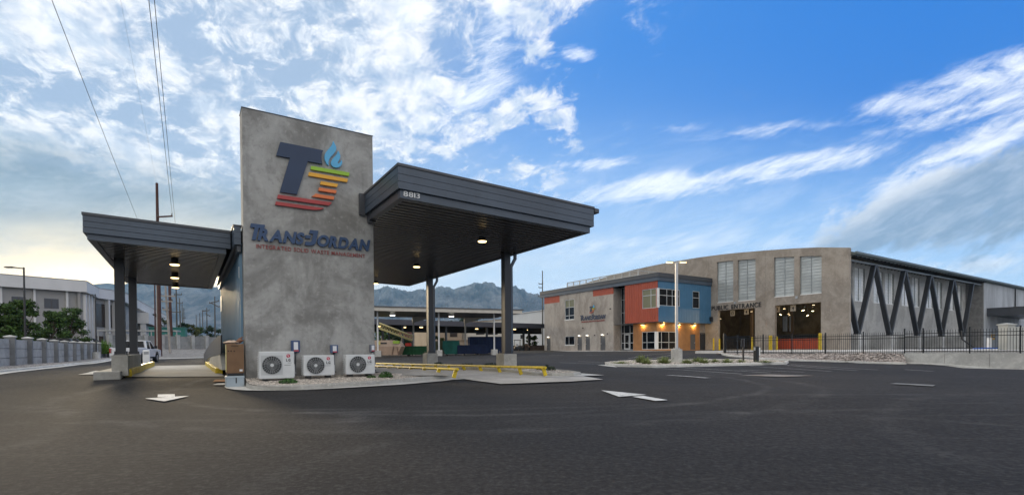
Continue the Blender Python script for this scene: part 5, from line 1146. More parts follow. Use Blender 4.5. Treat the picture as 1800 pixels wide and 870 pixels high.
mb = MB(); mb.add([(*c, 10.6) for c in corner]+[(-140, 160, 10.6)], [(0, 1, 2, 3, 4, 5, 6)]); mb.build('roof', WB, wbd)
def sfrac(i, px):
    p, q = corner[i], corner[i+1]; d = q-p; r = ray(px, 500)[:2]; return float(np.linalg.solve(np.array([[r[0], -d[0]], [r[1], -d[1]]]), p)[1])
for px in (3, 62, 119.5): face(0, .3, 9.35, -.45, WBT, 'pilaster', .24, sfrac(0, px-2), sfrac(0, px+2))
for x0, x1 in ((22, 47), (79.5, 105), (-40, -15)): w_ = face(0, 6.95, 8.25, -.66, BRONZE, 'window', .05, sfrac(0, x0), sfrac(0, x1)); face(0, 6.95, 8.25, -.62, pm('bronze_frame', (.09, .07, .06), .5), 'mullion', .03, sfrac(0, (x0+x1)/2-.4), sfrac(0, (x0+x1)/2+.4), w_)
for k in range(4): face(1, .3, 9.35, -.2, WBT, 'fin', .49, .06+.24*k, .12+.24*k)
for px0, px1, z0, z1 in ((175, 191, 5.0, 8.6), (195, 203, 5.0, 8.6), (208, 216, 5., 8.6), (175, 191, 2., 3.6), (195, 203, 2., 3.6), (208, 216, 2, 3.6)): face(2, z0, z1, -.66, BRONZE, 'window', .05, sfrac(2, px0), sfrac(2, px1))
for px in (193, 205.5, 217): face(2, .3, 9.35, -.1, WBT, 'column', .59, sfrac(2, px-1.6), sfrac(2, px+1.2))
b3 = thing('white_building', 'farther small white building block right of the left canopy columns', 'building', at(237, 600, 100)*[1, 1, 0]+[0, 0, .5], 30)
MB().box(0, 1.6, 0, 30, 0, 6.2).build('wall', WB, b3); MB().box(-1, 2.4, -1, 30, 6.21, 8.3).build('parapet', WBT, b3); MB().box(1.0, 1.9, -.8, -.2, 0, 6.2).build('column', WBT, b3)
def wy(px, back=6.): q = S.pa(px, 615, LW-back); return S.w(q[0], q[1])[1]
for i, (px, yt, Y, w) in enumerate(((8, 532, wy(8, 2.6), 2.9), (40, 528, wy(40, 2.6), 2.9), (93, 547, wy(93, 2.6), 2.9), (124, 541, wy(124, 2.6), 3.6))):
    top = at(px, yt, Y)[2]; p = at(px, 600, Y)
    tree((p[0], p[1], .8), top-.8, w, ('bushy green tree cut by the left edge of the picture', 'tall bushy green tree behind the first lamp post', 'shorter bushy green tree left of its pair', 'pointed bushy green tree right of its pair')[i], LEAF, BARK, 'trees in front of the white building', 7000, .125, .10, 'leafy_tree', 60, .03, .42)
p = at(181, 600, 62); t = low_plant('bright green grassy shrub between the lamp post and the canopy column', (p[0], p[1], .9), 1.9, 1.6, 420, pm('bright_grass', (.10, .20, .02), .7, 0, .2, 4., island=.4), .16, None, True)
# street lamps at the left
POLEG = pm('lamp_pole_bronze', (.045, .042, .040), .5, .2, .05, 4.)
def lamp_post(label, loc, h, arm, blk, r=.07):
    t = thing('lamp_post', label, 'lamp post', loc, 0); MB().cyl((0, 0, 0), (0, 0, h), r, 10, r*.75).build('pole', POLEG, t)
    MB().bar((0, 0, h-.08), (arm, 0, h), .07, .08).build('arm', POLEG, t); MB().box(min(arm, arm*1.75), max(arm, arm*1.75), -.14, .14, h-.03, h+.06).build('lamp_head', POLEG, t)
    if blk: MB().cyl((0, 0, -.3), (0, 0, .75), .36, 16).build('concrete_base', GUTTER, t)
    return t
q = S.pa(44.5, 600, LW-1.2); Yq = S.w(q[0], q[1])[1]; p = at(44.5, 600, Yq); top = at(44, 470, Yq)[2]; lamp_post('dark lamp post with arm pointing left, behind the wall, leftmost', (p[0], p[1], .85), top-.85, -.75, False)
p = at(169.5, 630, 54); z = tz(p[0], p[1])+.1; top = at(168, 517, 54)[2]; lamp_post('dark lamp post on a round concrete base in front of the precast wall', (p[0], p[1], z), top-z, -.65, True)
# vehicles
TYREM = RUBBER; CHROME = pm('bright_metal', (.55, .55, .56), .3, .7, .05, 4.); LAMPR = pm('tail_red', (.35, .01, .01), .3); HEADL = pm('head_lamp', (.6, .6, .6), .2)
def wheel(par, x, y, r, w):
    s = 1 if x > 0 else -1; o = MB().cyl((x, y, r), (x-s*w, y, r), r, 16).build('wheel', TYREM, par); MB().cyl((x+s*.005, y, r), (x-s*.02, y, r), r*.58, 12).build('rim', CHROME, o); return o
def car(label, loc, deg, paint, group, L=4.5, W=1.8, H=1.45, suv=False):
    t = thing('parked_car', label, 'car', loc, deg, group); h0 = .30; hb = .86 if suv else .80
    prof = [(-L/2, h0+.1), (-L/2, hb-.05), (-L/2+.15, hb+.04), (L/2-1.1, hb+.04), (L/2-.12, hb-.14), (L/2, h0+.12), (L/2-.3, h0), (-L/2+.3, h0)]
    MB().prism(prof, lambda p, q, k: (W/2 if k else -W/2, p, q)).build('body', paint, t, .05)
    roof = [(-L/2+.25, hb+.03), (-L/2+(.45 if suv else .85), H), (.35, H), (1.15, hb+.03)]
    mb = MB(); n = 4; vs = []
    for sx in (-1, 1):
        for p, q in roof: vs.append((sx*(W/2-(.22 if q > hb+.1 else .04)), p, q))
    mb.add(vs, [(0, 1, 2, 3), (7, 6, 5, 4), (1, 5, 6, 2), (0, 4, 5, 1), (3, 2, 6, 7)]).build('windows', GLASS, t)
    MB().box(-W/2+.2, W/2-.2, roof[1][0]-.03, roof[2][0]+.05, H-.01, H+.05).build('roof', paint, t, .04)
    for sx in (-1, 1):
        for pa_, pb_, w_, h_ in (((sx*(W/2-.03), 1.15, hb), (sx*(W/2-.2), .35, H), .06, .06), ((sx*(W/2-.13), -.35, hb), (sx*(W/2-.19), -.35, H), .05, .08), ((sx*(W/2-.03), roof[0][0], hb), (sx*(W/2-.2), roof[1][0], H), .08, .08)): MB().bar(pa_, pb_, w_, h_).build('pillar', paint, t)
    for sx in (-1, 1):
        for y in (-L*.31, L*.31): wheel(t, sx*W/2, y, .33, .22)
        MB().box(sx*W*.4-.12, sx*W*.4+.12, L/2-.05, L/2+.005, .58, .70).build('headlight', HEADL, t); MB().box(sx*W*.4-.12, sx*W*.4+.12, -L/2-.01, -L/2+.03, .62, .78).build('tail_light', LAMPR, t)
    return t
PW = pm('car_white', (.70, .70, .71), .25, 0, 0.); PD = pm('car_dark', (.03, .03, .033), .25, 0, 0.); PN = pm('car_navy', (.03, .045, .09), .25, 0, 0.); PG = pm('car_silver', (.36, .37, .38), .3, .4, 0.)
for i, (px, Y, pt, lab) in enumerate(((84, wy(84, 2.9), PD, 'dark parked car behind the precast wall, leftmost roof showing'), (106, wy(106, 2.9), PD, 'black parked car behind the wall next to the white one'), (126, wy(126, 2.9), PW, 'white parked car behind the precast wall'), (143, wy(143, 2.9), PN, 'dark blue parked car behind the wall at the right of the row'))):
    p = at(px, 600, Y); zr_ = at(px, 594.5, Y)[2]-(1.68 if i % 2 == 0 else 1.54); car(lab, (p[0], p[1], zr_), 32.6+90+random.uniform(-4, 4), pt, 'cars parked behind the precast wall', suv=(i % 2 == 0), H=1.62 if i % 2 == 0 else 1.48)
for px, lab in ((325, 'pale car roof showing over the back wall beside the dark bush'), (351, 'silver car roof showing over the back wall below the far poles')):
    p = at(px, 600, 96); car(lab, (p[0], p[1], 2.5), 32.6+80, PW if px < 340 else PG, 'cars beyond the back wall')
# pickup
def pickup(loc, deg):
    t = thing('pickup_truck', 'white crew cab pickup truck seen from behind in the left lane', 'pickup', loc, deg); W = 2.0
    lo = [(-2.95, .62), (-2.95, 1.28), (-.95, 1.28), (-.95, 1.22), (1.45, 1.22), (2.75, 1.14), (2.95, 1.02), (2.95, .55), (2.55, .50)]
    for cx in (1.85, -1.75): lo += [(cx+.52, .50)]+[(cx+.5*math.cos(a), .52+.5*math.sin(a)) for a in (.35, .9, 1.57, 2.25, 2.8)]+[(cx-.52, .50)]
    MB().prism(lo, lambda p, q, k: (W/2 if k else -W/2, p, q)).build('body', PW, t, .03)
    MB().box(-.80, .80, -2.80, -1.05, 1.1, 1.30).build('bed_liner', BLACK, t); MB().box(-.95, -.81, -2.9, -1.0, 1.282, 1.33).box(.81, .95, -2.9, -1.0, 1.282, 1.33).build('bed_rail', PW, t)
    MB().box(-.90, .90, -2.985, -2.955, .72, 1.27).build('tailgate', PW, t, .02); MB().box(-.16, .16, -2.99, -2.986, 1.0, 1.06).build('tailgate_handle', BLACK, t)
    cab = [(-.92, 1.22), (-.78, 1.86), (.55, 1.90), (1.42, 1.22)]; vs = []
    for sx in (-1, 1):
        for p, q in cab: vs.append((sx*(W/2-(.20 if q > 1.5 else .05)), p, q))
    MB().add(vs, [(0, 1, 2, 3), (7, 6, 5, 4), (1, 5, 6, 2), (0, 4, 5, 1), (3, 2, 6, 7)]).build('windows', GLASS, t)
    MB().box(-W/2+.17, W/2-.17, -.83, .62, 1.86, 1.95).build('roof', PW, t, .04)
    for sx in (-1, 1):
        [MB().bar(pa_, pb_, w_, h_).build('pillar', PW, t) for pa_, pb_, w_, h_ in (((sx*(W/2-.04), -.92, 1.2), (sx*(W/2-.18), -.78, 1.88), .14, .12), ((sx*(W/2-.07), .22, 1.2), (sx*(W/2-.18), .22, 1.9), .07, .10), ((sx*(W/2-.04), 1.42, 1.2), (sx*(W/2-.18), .55, 1.9), .08, .08))]
        for y in (-1.75, 1.85): wheel(t, sx*(W/2+.01), y, .42, .28)
        MB().box(sx*.9-.09, sx*.9+.09, -2.985, -2.9, .86, 1.24).build('tail_light', LAMPR, t); MB().box(sx*(W/2+.12)-.10, sx*(W/2+.12)+.10, .95, 1.12, 1.25, 1.48).build('mirror', BLACK, t); MB().box(sx*.8-.14, sx*.8+.14, 2.94, 2.97, .8, 1.0).build('headlight', HEADL, t)
        MB().box(sx*(W/2)-.012, sx*(W/2)+.012, .02, .14, 1.06, 1.09).box(sx*(W/2)-.012, sx*(W/2)+.012, -.86, -.74, 1.06, 1.09).build('door_handle', BLACK, t)
    MB().box(-.95, .95, -3.08, -2.98, .50, .68).build('bumper', CHROME, t, .02); MB().box(-.9, .9, -2.4, 2.4, .34, .50).build('chassis', BLACK, t)
    pb = MB().box(-.5, .1, -2.3, -1.5, 1.305, 1.6).build('load', BLACK, t)
p = at(217, 640, 42.0); hd_ = R(19); pq = (p[0]-3.05*math.sin(-hd_)*-1*-1, p[1]); pickup((p[0]-3.05*math.sin(hd_), p[1]+3.05*math.cos(hd_), tz(p[0], p[1]+3)), 19.)
p = g(257.5, 638.5); ks = thing('card_reader_post', 'white rounded card reader post beside the yellow kerb', 'post', p, 32.6); MB().box(-.22, .22, -.15, .15, 0, 1.0).build('body', WHITE, ks, .06); MB().box(-.15, .15, -.158, -.152, .68, .88).build('panel', pm('panel_grey', (.35, .36, .37), .4), ks)
# pergola and shed beyond the wall
pg_ = thing('white_canopy_frame', 'row of pale grey framed shelters in front of the white building', 'shelter', at(176, 600, 72)*[1, 1, 0]+[0, 0, .9], 20)
MB().box(0, 9.6, -1, 1.2, 3.15, 3.35).build('roof', pm('shelter_grey', (.38, .38, .375), .6, 0, .06, 1.), pg_); cpl = MB().box(-.06, .06, -.06, .06, 0, 3.15).mesh('post', pm('shelter_grey', (.38, .38, .375), .6, 0, .06, 1.)); copies('post', cpl, pg_, [(i*1.05+.1, -.9, 0) for i in range(10)]+[(i*2.1+.1, 1.1, 0) for i in range(5)]); MB().box(0, 9.6, 1.0, 1.1, .1, 1.6).build('back_panel', WB, pg_)
TEAL = pm('teal_sheet', (.035, .20, .17), .6, 0, .08, .5)
shd = thing('teal_shed', 'teal green sheet metal shed beyond the back wall', 'shed', at(262, 600, 88)*[1, 1, 0]+[0, 0, 2.2], 28)
ribs(0, 5.3, .35, 0, 3.1).build('wall', TEAL, shd); MB().box(0, 5.3, .02, 4, 0, 3.05).build('core', TEAL, shd); MB().box(-.1, 5.4, -.15, 4.1, 3.11, 3.22).build('roof', pm('teal_roof', (.06, .24, .2), .6), shd); MB().box(2.3, 3.2, -.06, -.04, 0, 2.0).build('door', WB, shd)
# utility poles and wires
RPOLE = pm('rust_pole', (.075, .028, .018), .7, 0, .15, 2.); GPOLE = pm('weathered_pole', (.10, .095, .085), .85, 0, .15, 2.)
POLES = []
def upole(label, x0, y0, x1, y1, Y, r, arms=(), mat=GPOLE, zb=None):
    p, q = at(x1, y1, Y), at(x0, y0, Y); t = thing('utility_pole', label, 'utility pole', (p[0], p[1], p[2] if zb is None else zb), 0, 'utility poles')
    d = q-np.array([p[0], p[1], p[2] if zb is None else zb]); MB().cyl((0, 0, -.3), d, r, 8, r*.62).build('pole', mat, t)
    for (ya, xa, xb, yb) in arms:
        a, b = at(xa, ya, Y-.25)-np.array(t.location), at(xb, yb, Y-.25)-np.array(t.location); c = MB().bar(a, b, .14, .16).build('cross_arm', mat, t); ins = MB()
        for k in (0.03, .97): e = a+(b-a)*k; ins.cyl(e, e+np.array([0, 0, .32]), .06, 6)
        ins.build('insulator', GPOLE, c)
    return t
upole('tall rust brown pole rising above the left canopy roof with a short side arm', 275.7, 322, 281.5, 629.5, 62, .235, [(381.5, 276.5, 303, 380)], RPOLE)
upole('thin brown pole left of the tall rust pole', 271.5, 470, 273.5, 628.5, 63, .10, (), RPOLE); upole('pale grey pipe pole between the two brown poles', 275.5, 480, 277, 629, 62.6, .11, (), pm('pale_pipe', (.40, .38, .35), .6))
upole('leaning pale pole with two cross arms beyond the truck', 290, 494, 299.5, 616, 66, .17, [(520, 282, 308, 520.5), (529.5, 284, 303, 529.8), (544, 286, 297, 544)], pm('pale_pole', (.34, .31, .28), .8))
upole('dark red brown pole behind the leaning pale pole', 297.5, 480, 300.5, 590, 74, .24, [(548, 292, 302, 548)], RPOLE)
for x0, y0, x1, y1, Y, arms, lab in ((309.5, 505, 311, 574, 95, [(517.5, 309, 319.5, 518), (548, 298, 318, 549)], 'grey pole with one sided arm right of the brown poles'), (315.5, 524, 317.3, 580, 115, [(533, 311, 321, 533.2)], 'grey pole with short cross arm, second of the receding row'),
        (320, 535, 320.8, 572, 150, [], 'thin distant pole, third of the receding row'), (323, 541, 323.4, 572, 175, [(559, 320, 326, 559)], 'thin distant pole, last of the receding row'), (344.7, 553, 345.2, 578, 190, [], 'farthest thin pole of the right hand row'),
        (351.2, 550, 351.8, 579, 170, [], 'thin pole second farthest in the right hand row'), (356, 546, 356.6, 580, 150, [(546.5, 356, 361, 546)], 'thin pole in the middle of the right hand row'), (363.5, 541, 364, 592, 125, [(547, 356.5, 368, 545.5), (552, 362, 369.5, 556)], 'grey pole with cross arm left of the blue wall'),
        (377.5, 521, 378, 589, 105, [(533, 368, 385, 529), (533, 372, 386, 540)], 'nearest grey pole with angled cross arms left of the blue wall')):
    upole(lab, x0, y0, x1, y1, Y, .15, arms)
upole('tall thin pole with three short arms beside the left end of the office', 953.5, 476, 953.8, 600, 112, .16, [(499, 947, 954.5, 499), (505.5, 947, 954, 505.5), (521, 946, 955, 521)], zb=.6)
def wire(label, pts, r=.022):
    P = [at(*q) for q in pts]; mb = MB(); n = 14; A, B = P[0], P[-1]
    L = np.linalg.norm(B-A); Q = [A+(B-A)*i/n-np.array([0, 0, .035*L*(.25-(i/n-.5)**2)*.25]) for i in range(n+1)]
    return tag(mb.tube([tuple(q) for q in Q], r, 5).build('power_line', pm('cable_black', (.02, .02, .022), .6)), label, 'power line', 'power lines crossing the sky')
wire('power line farthest left in the sky, slanting down to the canopy roof', [(60, -80, 22), (242, 386, 62)], .016); wire('left of the pair of close power lines above the rust pole', [(253, -80, 22), (303, 379, 61.7)], .018)
wire('right of the pair of close power lines above the rust pole', [(264, -80, 22.4), (308, 392, 66)], .018); wire('faint thin power line between the left line and the pair', [(196, -80, 40), (275.8, 324, 62)], .006)
# trees far behind
for i, (px, yt, yb, Y, w, mt, lab) in enumerate(((256, 540, 583, 112, 4.6, LEAF2, 'dark evergreen between the white block and the brown poles'), (288, 555, 580, 118, 4.2, LEAF3, 'brownish tree crown behind the brown poles'), (322, 567, 590, 120, 3., LEAF2, 'small dark tree left of the far car roofs'), (338, 570, 592, 122, 3.8, LEAF3, 'olive green bushy tree above the back wall'),
        (352, 574, 592, 126, 3., LEAF, 'green bush right of the olive tree'), (378, 573, 592, 116, 4.2, LEAF2, 'round dark purple green bush beside the blue wall'))):
    p = at(px, 600, Y); zt, zb = at(px, yt, Y)[2], 2.; tree((p[0], p[1], zb), zt-zb, w, lab, mt, BARK, 'trees beyond the back wall', 1500, .24, .12, 'leafy_tree', 20, .03)

# ================================================================== YARD BETWEEN THE BUILDINGS
CP = thing('white_carport', 'long white carport on slim posts standing over the waste containers', 'carport', at(664, 600, 57)*[1, 1, 0], 0)
A0, A1 = np.array(at(664, 600, 57)[:2]), np.array(at(869, 600, 62)[:2]); dirc = (A1-A0)/np.linalg.norm(A1-A0); degc = math.degrees(math.atan2(dirc[1], dirc[0])); CP.rotation_euler = (0, 0, R(degc)); Lc = np.linalg.norm(A1-A0)
CREAM = pm('cream_paint', (.56, .52, .46), .6, 0, .06, 2.)
MB().box(-8, Lc+3.2, -1.2, -1.05, 5.45, 5.86).build('fascia', CREAM, CP); MB().box(-8.1, Lc+3.4, -1.3, 10.2, 5.87, 5.97).build('roof', PLATE, CP); MB().box(-8, Lc+3.0, -1.0, 10, 5.50, 5.62).build('soffit', DARKMETAL, CP)
for i, (px, yb) in enumerate(((664, 628), (771.5, 625), (868.7, 622))):
    x = along(A0, A1, px); zb = tz(*(A0+dirc*x)); MB().cyl((x, 0, zb), (x, 0, 5.45), .10, 10).build('post', OFFWHITE, CP); MB().box(x-.33, x+.33, -.33, .33, zb-.3, zb+.68).build('footing', PALE, CP, .02)
A0b = A0+np.array([-dirc[1], dirc[0]])*8; A1b = A1+np.array([-dirc[1], dirc[0]])*8
for px in (727, 818): x = along(A0b, A1b, px); MB().cyl((x, 8, .4), (x, 8, 5.3), .11, 10).build('post', CREAM, CP); MB().prism([(x-.15, 5.49), (x-.15, 4.75), (x+.25, 4.75), (x+2.2, 5.3), (x+2.2, 5.49)], lambda p, q, k: (p, 7.9+.2*k, q)).build('bracket', CREAM, CP)
DC = thing('dark_carport', 'long dark roofed shelter behind the waste containers', 'carport', at(655, 600, 75)*[1, 1, 0], 0)
B0, B1 = np.array(at(655, 600, 75)[:2]), np.array(at(960, 600, 94)[:2]); dd = (B1-B0)/np.linalg.norm(B1-B0); DC.rotation_euler = (0, 0, math.atan2(dd[1], dd[0])); Ld = np.linalg.norm(B1-B0)
MB().box(-12, Ld+6, 0, .12, 4.95, 5.78).build('fascia', pm('purple_grey_metal', (.065, .065, .080), .45, 0, .05, 1.), DC); MB().box(-12, Ld+6, .13, 9, 5.4, 5.74).build('roof', BLACK, DC); MB().box(-12, Ld+6, 8.8, 9.0, 4.2, 5.39).build('rear_beam', BLACK, DC)
for px in (677.5, 713, 790, 862, 927, 936.5): x = along(B0, B1, px); MB().box(x-.15, x+.15, 1.0, 1.3, .4, 5.39).build('post', BLACK if px > 900 or px < 700 else DARKMETAL, DC); MB().bar((x, 1.2, 4.9), (x+2.2, 5, 5.38), .08, .1).build('brace', BLACK, DC)
for i, px in enumerate((670, 722, 745, 851, 910, 943)):
    x = along(B0, B1, px); q = B0+dd*x+np.array([-dd[1], dd[0]])*(.9+1.5*(i % 2)); t = thing('carport_light', 'small warm lamp under the dark shelter, number '+str(i+1), 'ceiling light', (*q, 4.75), 0, 'lamps under the dark shelter')
    t['label'] = 'warm lamp under the dark shelter, '+('leftmost', 'left of the near canopy column', 'beside the near canopy column', 'in the middle above the blue containers', 'right of the far canopy column', 'nearest the office wall')[i]
    MB().box(-.22, .22, -.15, .15, 0, .64).build('housing', STEEL, t); MB().box(-.24, .24, -.17, .17, -.10, -.005).build('diffuser', LAMP, t)
for i, px in enumerate((697, 805)):
    x = along(A0, A1, px); q = A0+dirc*x+np.array([-dirc[1], dirc[0]])*3; t = thing('carport_light', ('white lamp under the white carport, left one', 'white lamp under the white carport, right one')[i], 'ceiling light', (*q, 5.28), degc, 'lamps under the white carport'); MB().box(-.3, .3, -.15, .15, .0, .21).build('housing', OFFWHITE, t); MB().box(-.28, .28, -.13, .13, -.06, -.004).build('diffuser', LAMPCOOL, t)
def container(label, px0, px1, yt, Y, dep, mat, hexa=True, deg=0., ribn=5, cat='waste container', open_=True):
    """waste container; its long side faces the camera, the ends are tapered where hexa"""
    p, q = at(px0, 610, Y), at(px1, 610, Y); zb = tz(p[0], p[1])+.05; h = at((px0+px1)/2, yt, Y)[2]-zb; L = q[0]-p[0]
    t = thing('waste_container', label, cat, (p[0], p[1], zb), deg, 'waste containers in the yard')
    if hexa: prof = [(L*.14, .12), (L*.86, .12), (L, h*.60), (L*.97, h), (L*.03, h), (0, h*.60)]
    else: prof = [(0, .12), (L, .12), (L, h), (0, h)]
    n = len(prof); th = .06
    mb = MB().prism(prof, lambda a, b, k: (a, dep*k, b)); mb.build('body', mat, t)
    MB().box(prof[-2 if hexa else 0][0]-.03, prof[3][0] if hexa else L+.03, -.06, dep+.06, h+.003, h+.09).build('rim', mat, t); MB().box(.1, L-.1, .1, dep-.1, h+.092, h+.10).build('opening', BLACK, t)
    rm = MB().box(-.04, .04, -.07, -.002, .14, h*.98).mesh('rib', mat); copies('rib', rm, t, [(L*(.16+.68*i/(ribn-1)), 0, 0) for i in range(ribn)])
    for f_ in (.2, .74): MB().box(L*f_, L*(f_+.06), 0, dep, -.05, .117).build('skid', BLACK, t)
    return t, L, h
BEI = pm('beige_paint', (.36, .25, .18), .6, 0, .12, 1.); GRN = pm('green_paint', (.006, .058, .020), .6, 0, .2, 1., spec=.25); TEL = pm('teal_paint', (.014, .115, .095), .6, 0, .2, 1., spec=.25); NVY = pm('container_navy', (.006, .016, .058), .6, 0, .2, 1., spec=.25); OLV = pm('olive_paint', (.10, .105, .05), .6, 0, .12, 1.)
# the beige compactor has its own outline
p = at(655, 612, 57); zb = tz(p[0], p[1])+.05; bt = thing('waste_container', 'beige compactor container with sloping end at the left of the yard', 'waste container', (p[0], p[1], zb), 0, 'waste containers in the yard')
k_ = 57/892.5; hh = at(680, 598, 57)[2]-zb; X_ = lambda px: (px-655)*k_; Z_ = lambda y: (626-y)*k_
MB().prism([(X_(655), Z_(624)), (X_(699), Z_(624)), (X_(705), Z_(609)), (X_(655), Z_(609))], lambda a, b, k: (a, 2.2*k, b)).build('body', BEI, bt); MB().prism([(X_(655), Z_(608.9)), (X_(705), Z_(608.9)), (X_(699), Z_(600)), (X_(690), Z_(598)), (X_(655), Z_(598))], lambda a, b, k: (a, 2.15*k+.02, b)).build('hood', pm('beige_light', (.45, .33, .25), .6, 0, .1, 1.), bt)
MB().box(X_(663), X_(668.5), -.03, .015, Z_(606), Z_(600)).build('yellow_label', pm('label_yellow', (.55, .48, .15), .6), bt); MB().box(X_(669), X_(680), -.02, .015, Z_(604.5), Z_(602)).build('slot', BLACK, bt); MB().box(X_(691), X_(702), -.1, .4, Z_(604), Z_(599)).build('green_cover', pm('lime_cover', (.25, .38, .04), .6), bt)
for px in (692, 698): MB().bar((X_(px), -.05, Z_(609)), (X_(px+(3 if px > 695 else -3)), -.05, Z_(625)), .08, .10, (0, 1, 0)).build('leg', pm('beige_dark', (.16, .10, .07), .6), bt)
container('dark green open container left of the near canopy column', 706, 752, 609.5, 60, 2.3, GRN, False, 6., 6)
container('olive container mostly hidden between the column and the teal one', 757, 779, 600.5, 66, 2.3, OLV, False, 6., 3); container('teal green tapered container right of the near canopy column', 777.5, 807.5, 600, 64, 2.2, TEL, True, 4., 4)
container('tall navy blue container behind the low blue one', 826, 883, 592.5, 70, 2.4, NVY, False, 12., 7); container('low navy blue open container in front of the tall one', 804, 858, 607.5, 64, 2.3, NVY, False, 8., 7)
p = at(712.5, 606, 62); tag(MB().box(0, .66, 0, .5, 0, .34).box(.02, .64, .02, .48, .343, .40).build('red_cooler', pm('signal_red', (.55, .03, .015), .5)), 'bright red box lying on the green container', 'box').location = (p[0], p[1], at(712.5, 608.5, 62)[2])
cv = thing('conveyor', 'long yellow lattice conveyor boom slanting down behind the beige container', 'conveyor', (0, 0, 0)); YC = pm('conveyor_yellow', (.48, .40, .16), .6, 0, .1, 1.)
a, b = at(667, 577, 72), at(726, 598.5, 68); up = np.array([0, 0, .75])
MB().bar(a, b, .2, .22).build('lower_chord', YC, cv); MB().bar(a+up, b+up*.8, .2, .16).build('upper_chord', YC, cv); lm = MB()
for i in range(12): lm.bar(a+(b-a)*i/12, a+(b-a)*(i+.5)/12+up, .06, .06).bar(a+(b-a)*(i+.5)/12+up, a+(b-a)*(i+1)/12, .06, .06)
lm.build('lattice', YC, cv); MB().bar(b, (b[0], b[1], .3), .3, .3, (0, 1, 0)).bar(a+(b-a)*.3, ((a+(b-a)*.3)[0], (a+(b-a)*.3)[1], .3), .2, .2, (0, 1, 0)).build('support', BLACK, cv)
CRW = pm('warehouse_cream', (.58, .54, .48), .7, 0, .05, .3); TANW = pm('tan_wall', (.34, .26, .19), .8, 0, .08, .4); BRICK = pm('brick_brown', (.27, .19, .16), .85, 0, .12, .6)
def block(label, px0, px1, yt0, yt1, Y0, Y1, mat, wins=(), par=None, name='warehouse', cat='building', zb=.3, roofm=None, dep=14):
    """a building whose visible face runs from (px0, Y0) to (px1, Y1)"""
    a, b = np.array(at(px0, 600, Y0)[:2]), np.array(at(px1, 600, Y1)[:2]); d = b-a; L = np.linalg.norm(d); t = thing(name, label, cat, (*a, zb), math.degrees(math.atan2(d[1], d[0])))
    z0, z1 = at(px0, yt0, Y0)[2]-zb, at(px1, yt1, Y1)[2]-zb; fz = lambda x: z0+(z1-z0)*x/L
    MB().prism([(0, -.5), (L, -.5), (L, z1), (0, z0)], lambda p, q, k: (p, dep*k, q)).build('wall', mat, t)
    MB().add([(-.15, -.2, z0+.01), (L+.15, -.2, z1+.01), (L+.15, dep+.1, z1+.01), (-.15, dep+.1, z0+.01), (-.15, -.2, z0+.16), (L+.15, -.2, z1+.16), (L+.15, dep+.1, z1+.16), (-.15, dep+.1, z0+.16)], [(3, 2, 1, 0), (4, 5, 6, 7), (0, 1, 5, 4), (1, 2, 6, 5), (2, 3, 7, 6), (3, 0, 4, 7)]).build('roof_edge', roofm or mat, t)
    for (x0, x1, ya, yb, m) in wins:
        s0, s1 = along(a, b, x0), along(a, b, x1); Ym = (a+d/L*(s0+s1)/2)[1]; q0, q1 = at((x0+x1)/2, yb, Ym)[2]-zb, at((x0+x1)/2, ya, Ym)[2]-zb
        f = MB().box(s0, s1, -.05, .05, q0, q1).build('window', BLACK if m else BRONZE, t); MB().box(s0+.12, s1-.12, -.07, -.055, q0+.12, q1-.12).build('pane', BRONZE if m else GLASS, f)
    return t
block('tan warehouse with cream wall and dark square windows beyond the shelter', 757, 812, 572, 568, 128, 132, TANW, [(791, 804, 581, 592, 1)]); block('cream low warehouse with sloping tan roof beyond the blue containers', 780, 884, 570, 562, 138, 126, CRW, [(802, 806.5, 596, 600, 0), (808, 812, 596, 600, 0), (837, 852, 582, 588, 1), (858, 875, 582, 588, 1)], roofm=TANW)
block('tall white warehouse right of the far canopy column', 884, 962, 555, 545, 124, 112, pm('warehouse_white', (.66, .66, .65), .7, 0, .04, .3), [(915, 921, 588, 595, 1), (928, 932, 587, 595, 1)]); block('long low tan yard wall below the warehouses', 780, 900, 598, 598.5, 104, 104, TANW, name='yard_wall', cat='wall', dep=.3); block('long low brown wall of stacked blocks left of the office', 897, 957, 608.5, 608, 96, 97, pm('brown_blocks', (.17, .125, .10), .85, 0, .2, 1.5), name='yard_wall', cat='wall', dep=.6)
apw = [(705+8.5*i+2, 705+8.5*i+5, y, y+4, 0) for i in range(8) for y in (583, 589.5, 596)]
block('long three storey brown brick apartment house in the far background', 690, 784, 580, 577.5, 175, 180, BRICK, apw, name='apartment_house')
block('reddish brick house roof beside the conveyor boom', 694, 708, 584, 583, 160, 160, pm('brick_red', (.28, .10, .07), .85, 0, .1, .8), name='brick_house')
for i, (px, yt, Y, w, mt, lab) in enumerate(((668, 580, 96, 5, LEAF, 'leafy green tree behind the beige container'), (685, 577, 98, 5.2, LEAF2, 'dark green tree under the left end of the dark shelter'), (705, 588, 100, 3.6, LEAF2, 'small dark tree behind the conveyor boom'), (806, 553, 150, 9, LEAF2, 'large dark tree rising behind the warehouse roofs'), (829, 556, 152, 9, LEAF2, 'second dark tree rising behind the warehouse roofs'), (771, 590, 84, 2.2, LEAF3, 'small pale green tree beside the teal container'), (936, 590, 99, 3.2, LEAF, 'thin green tree right of the far shelter posts'), (831, 594, 98, 1.8, LEAF3, 'low grey green bush left of the tall navy container'))):
    p = at(px, 600, Y); zt = at(px, yt, Y)[2]; tree((p[0], p[1], .4), zt-.4, w, lab, mt, BARK, 'trees behind the yard', 1500, .22 if Y < 120 else .34, .15, 'leafy_tree', 20, .08)
p = at(905, 612, 92); fk = thing('loader', 'small dark loader with a roof parked under the dark shelter', 'vehicle', (p[0], p[1], .75), 10)
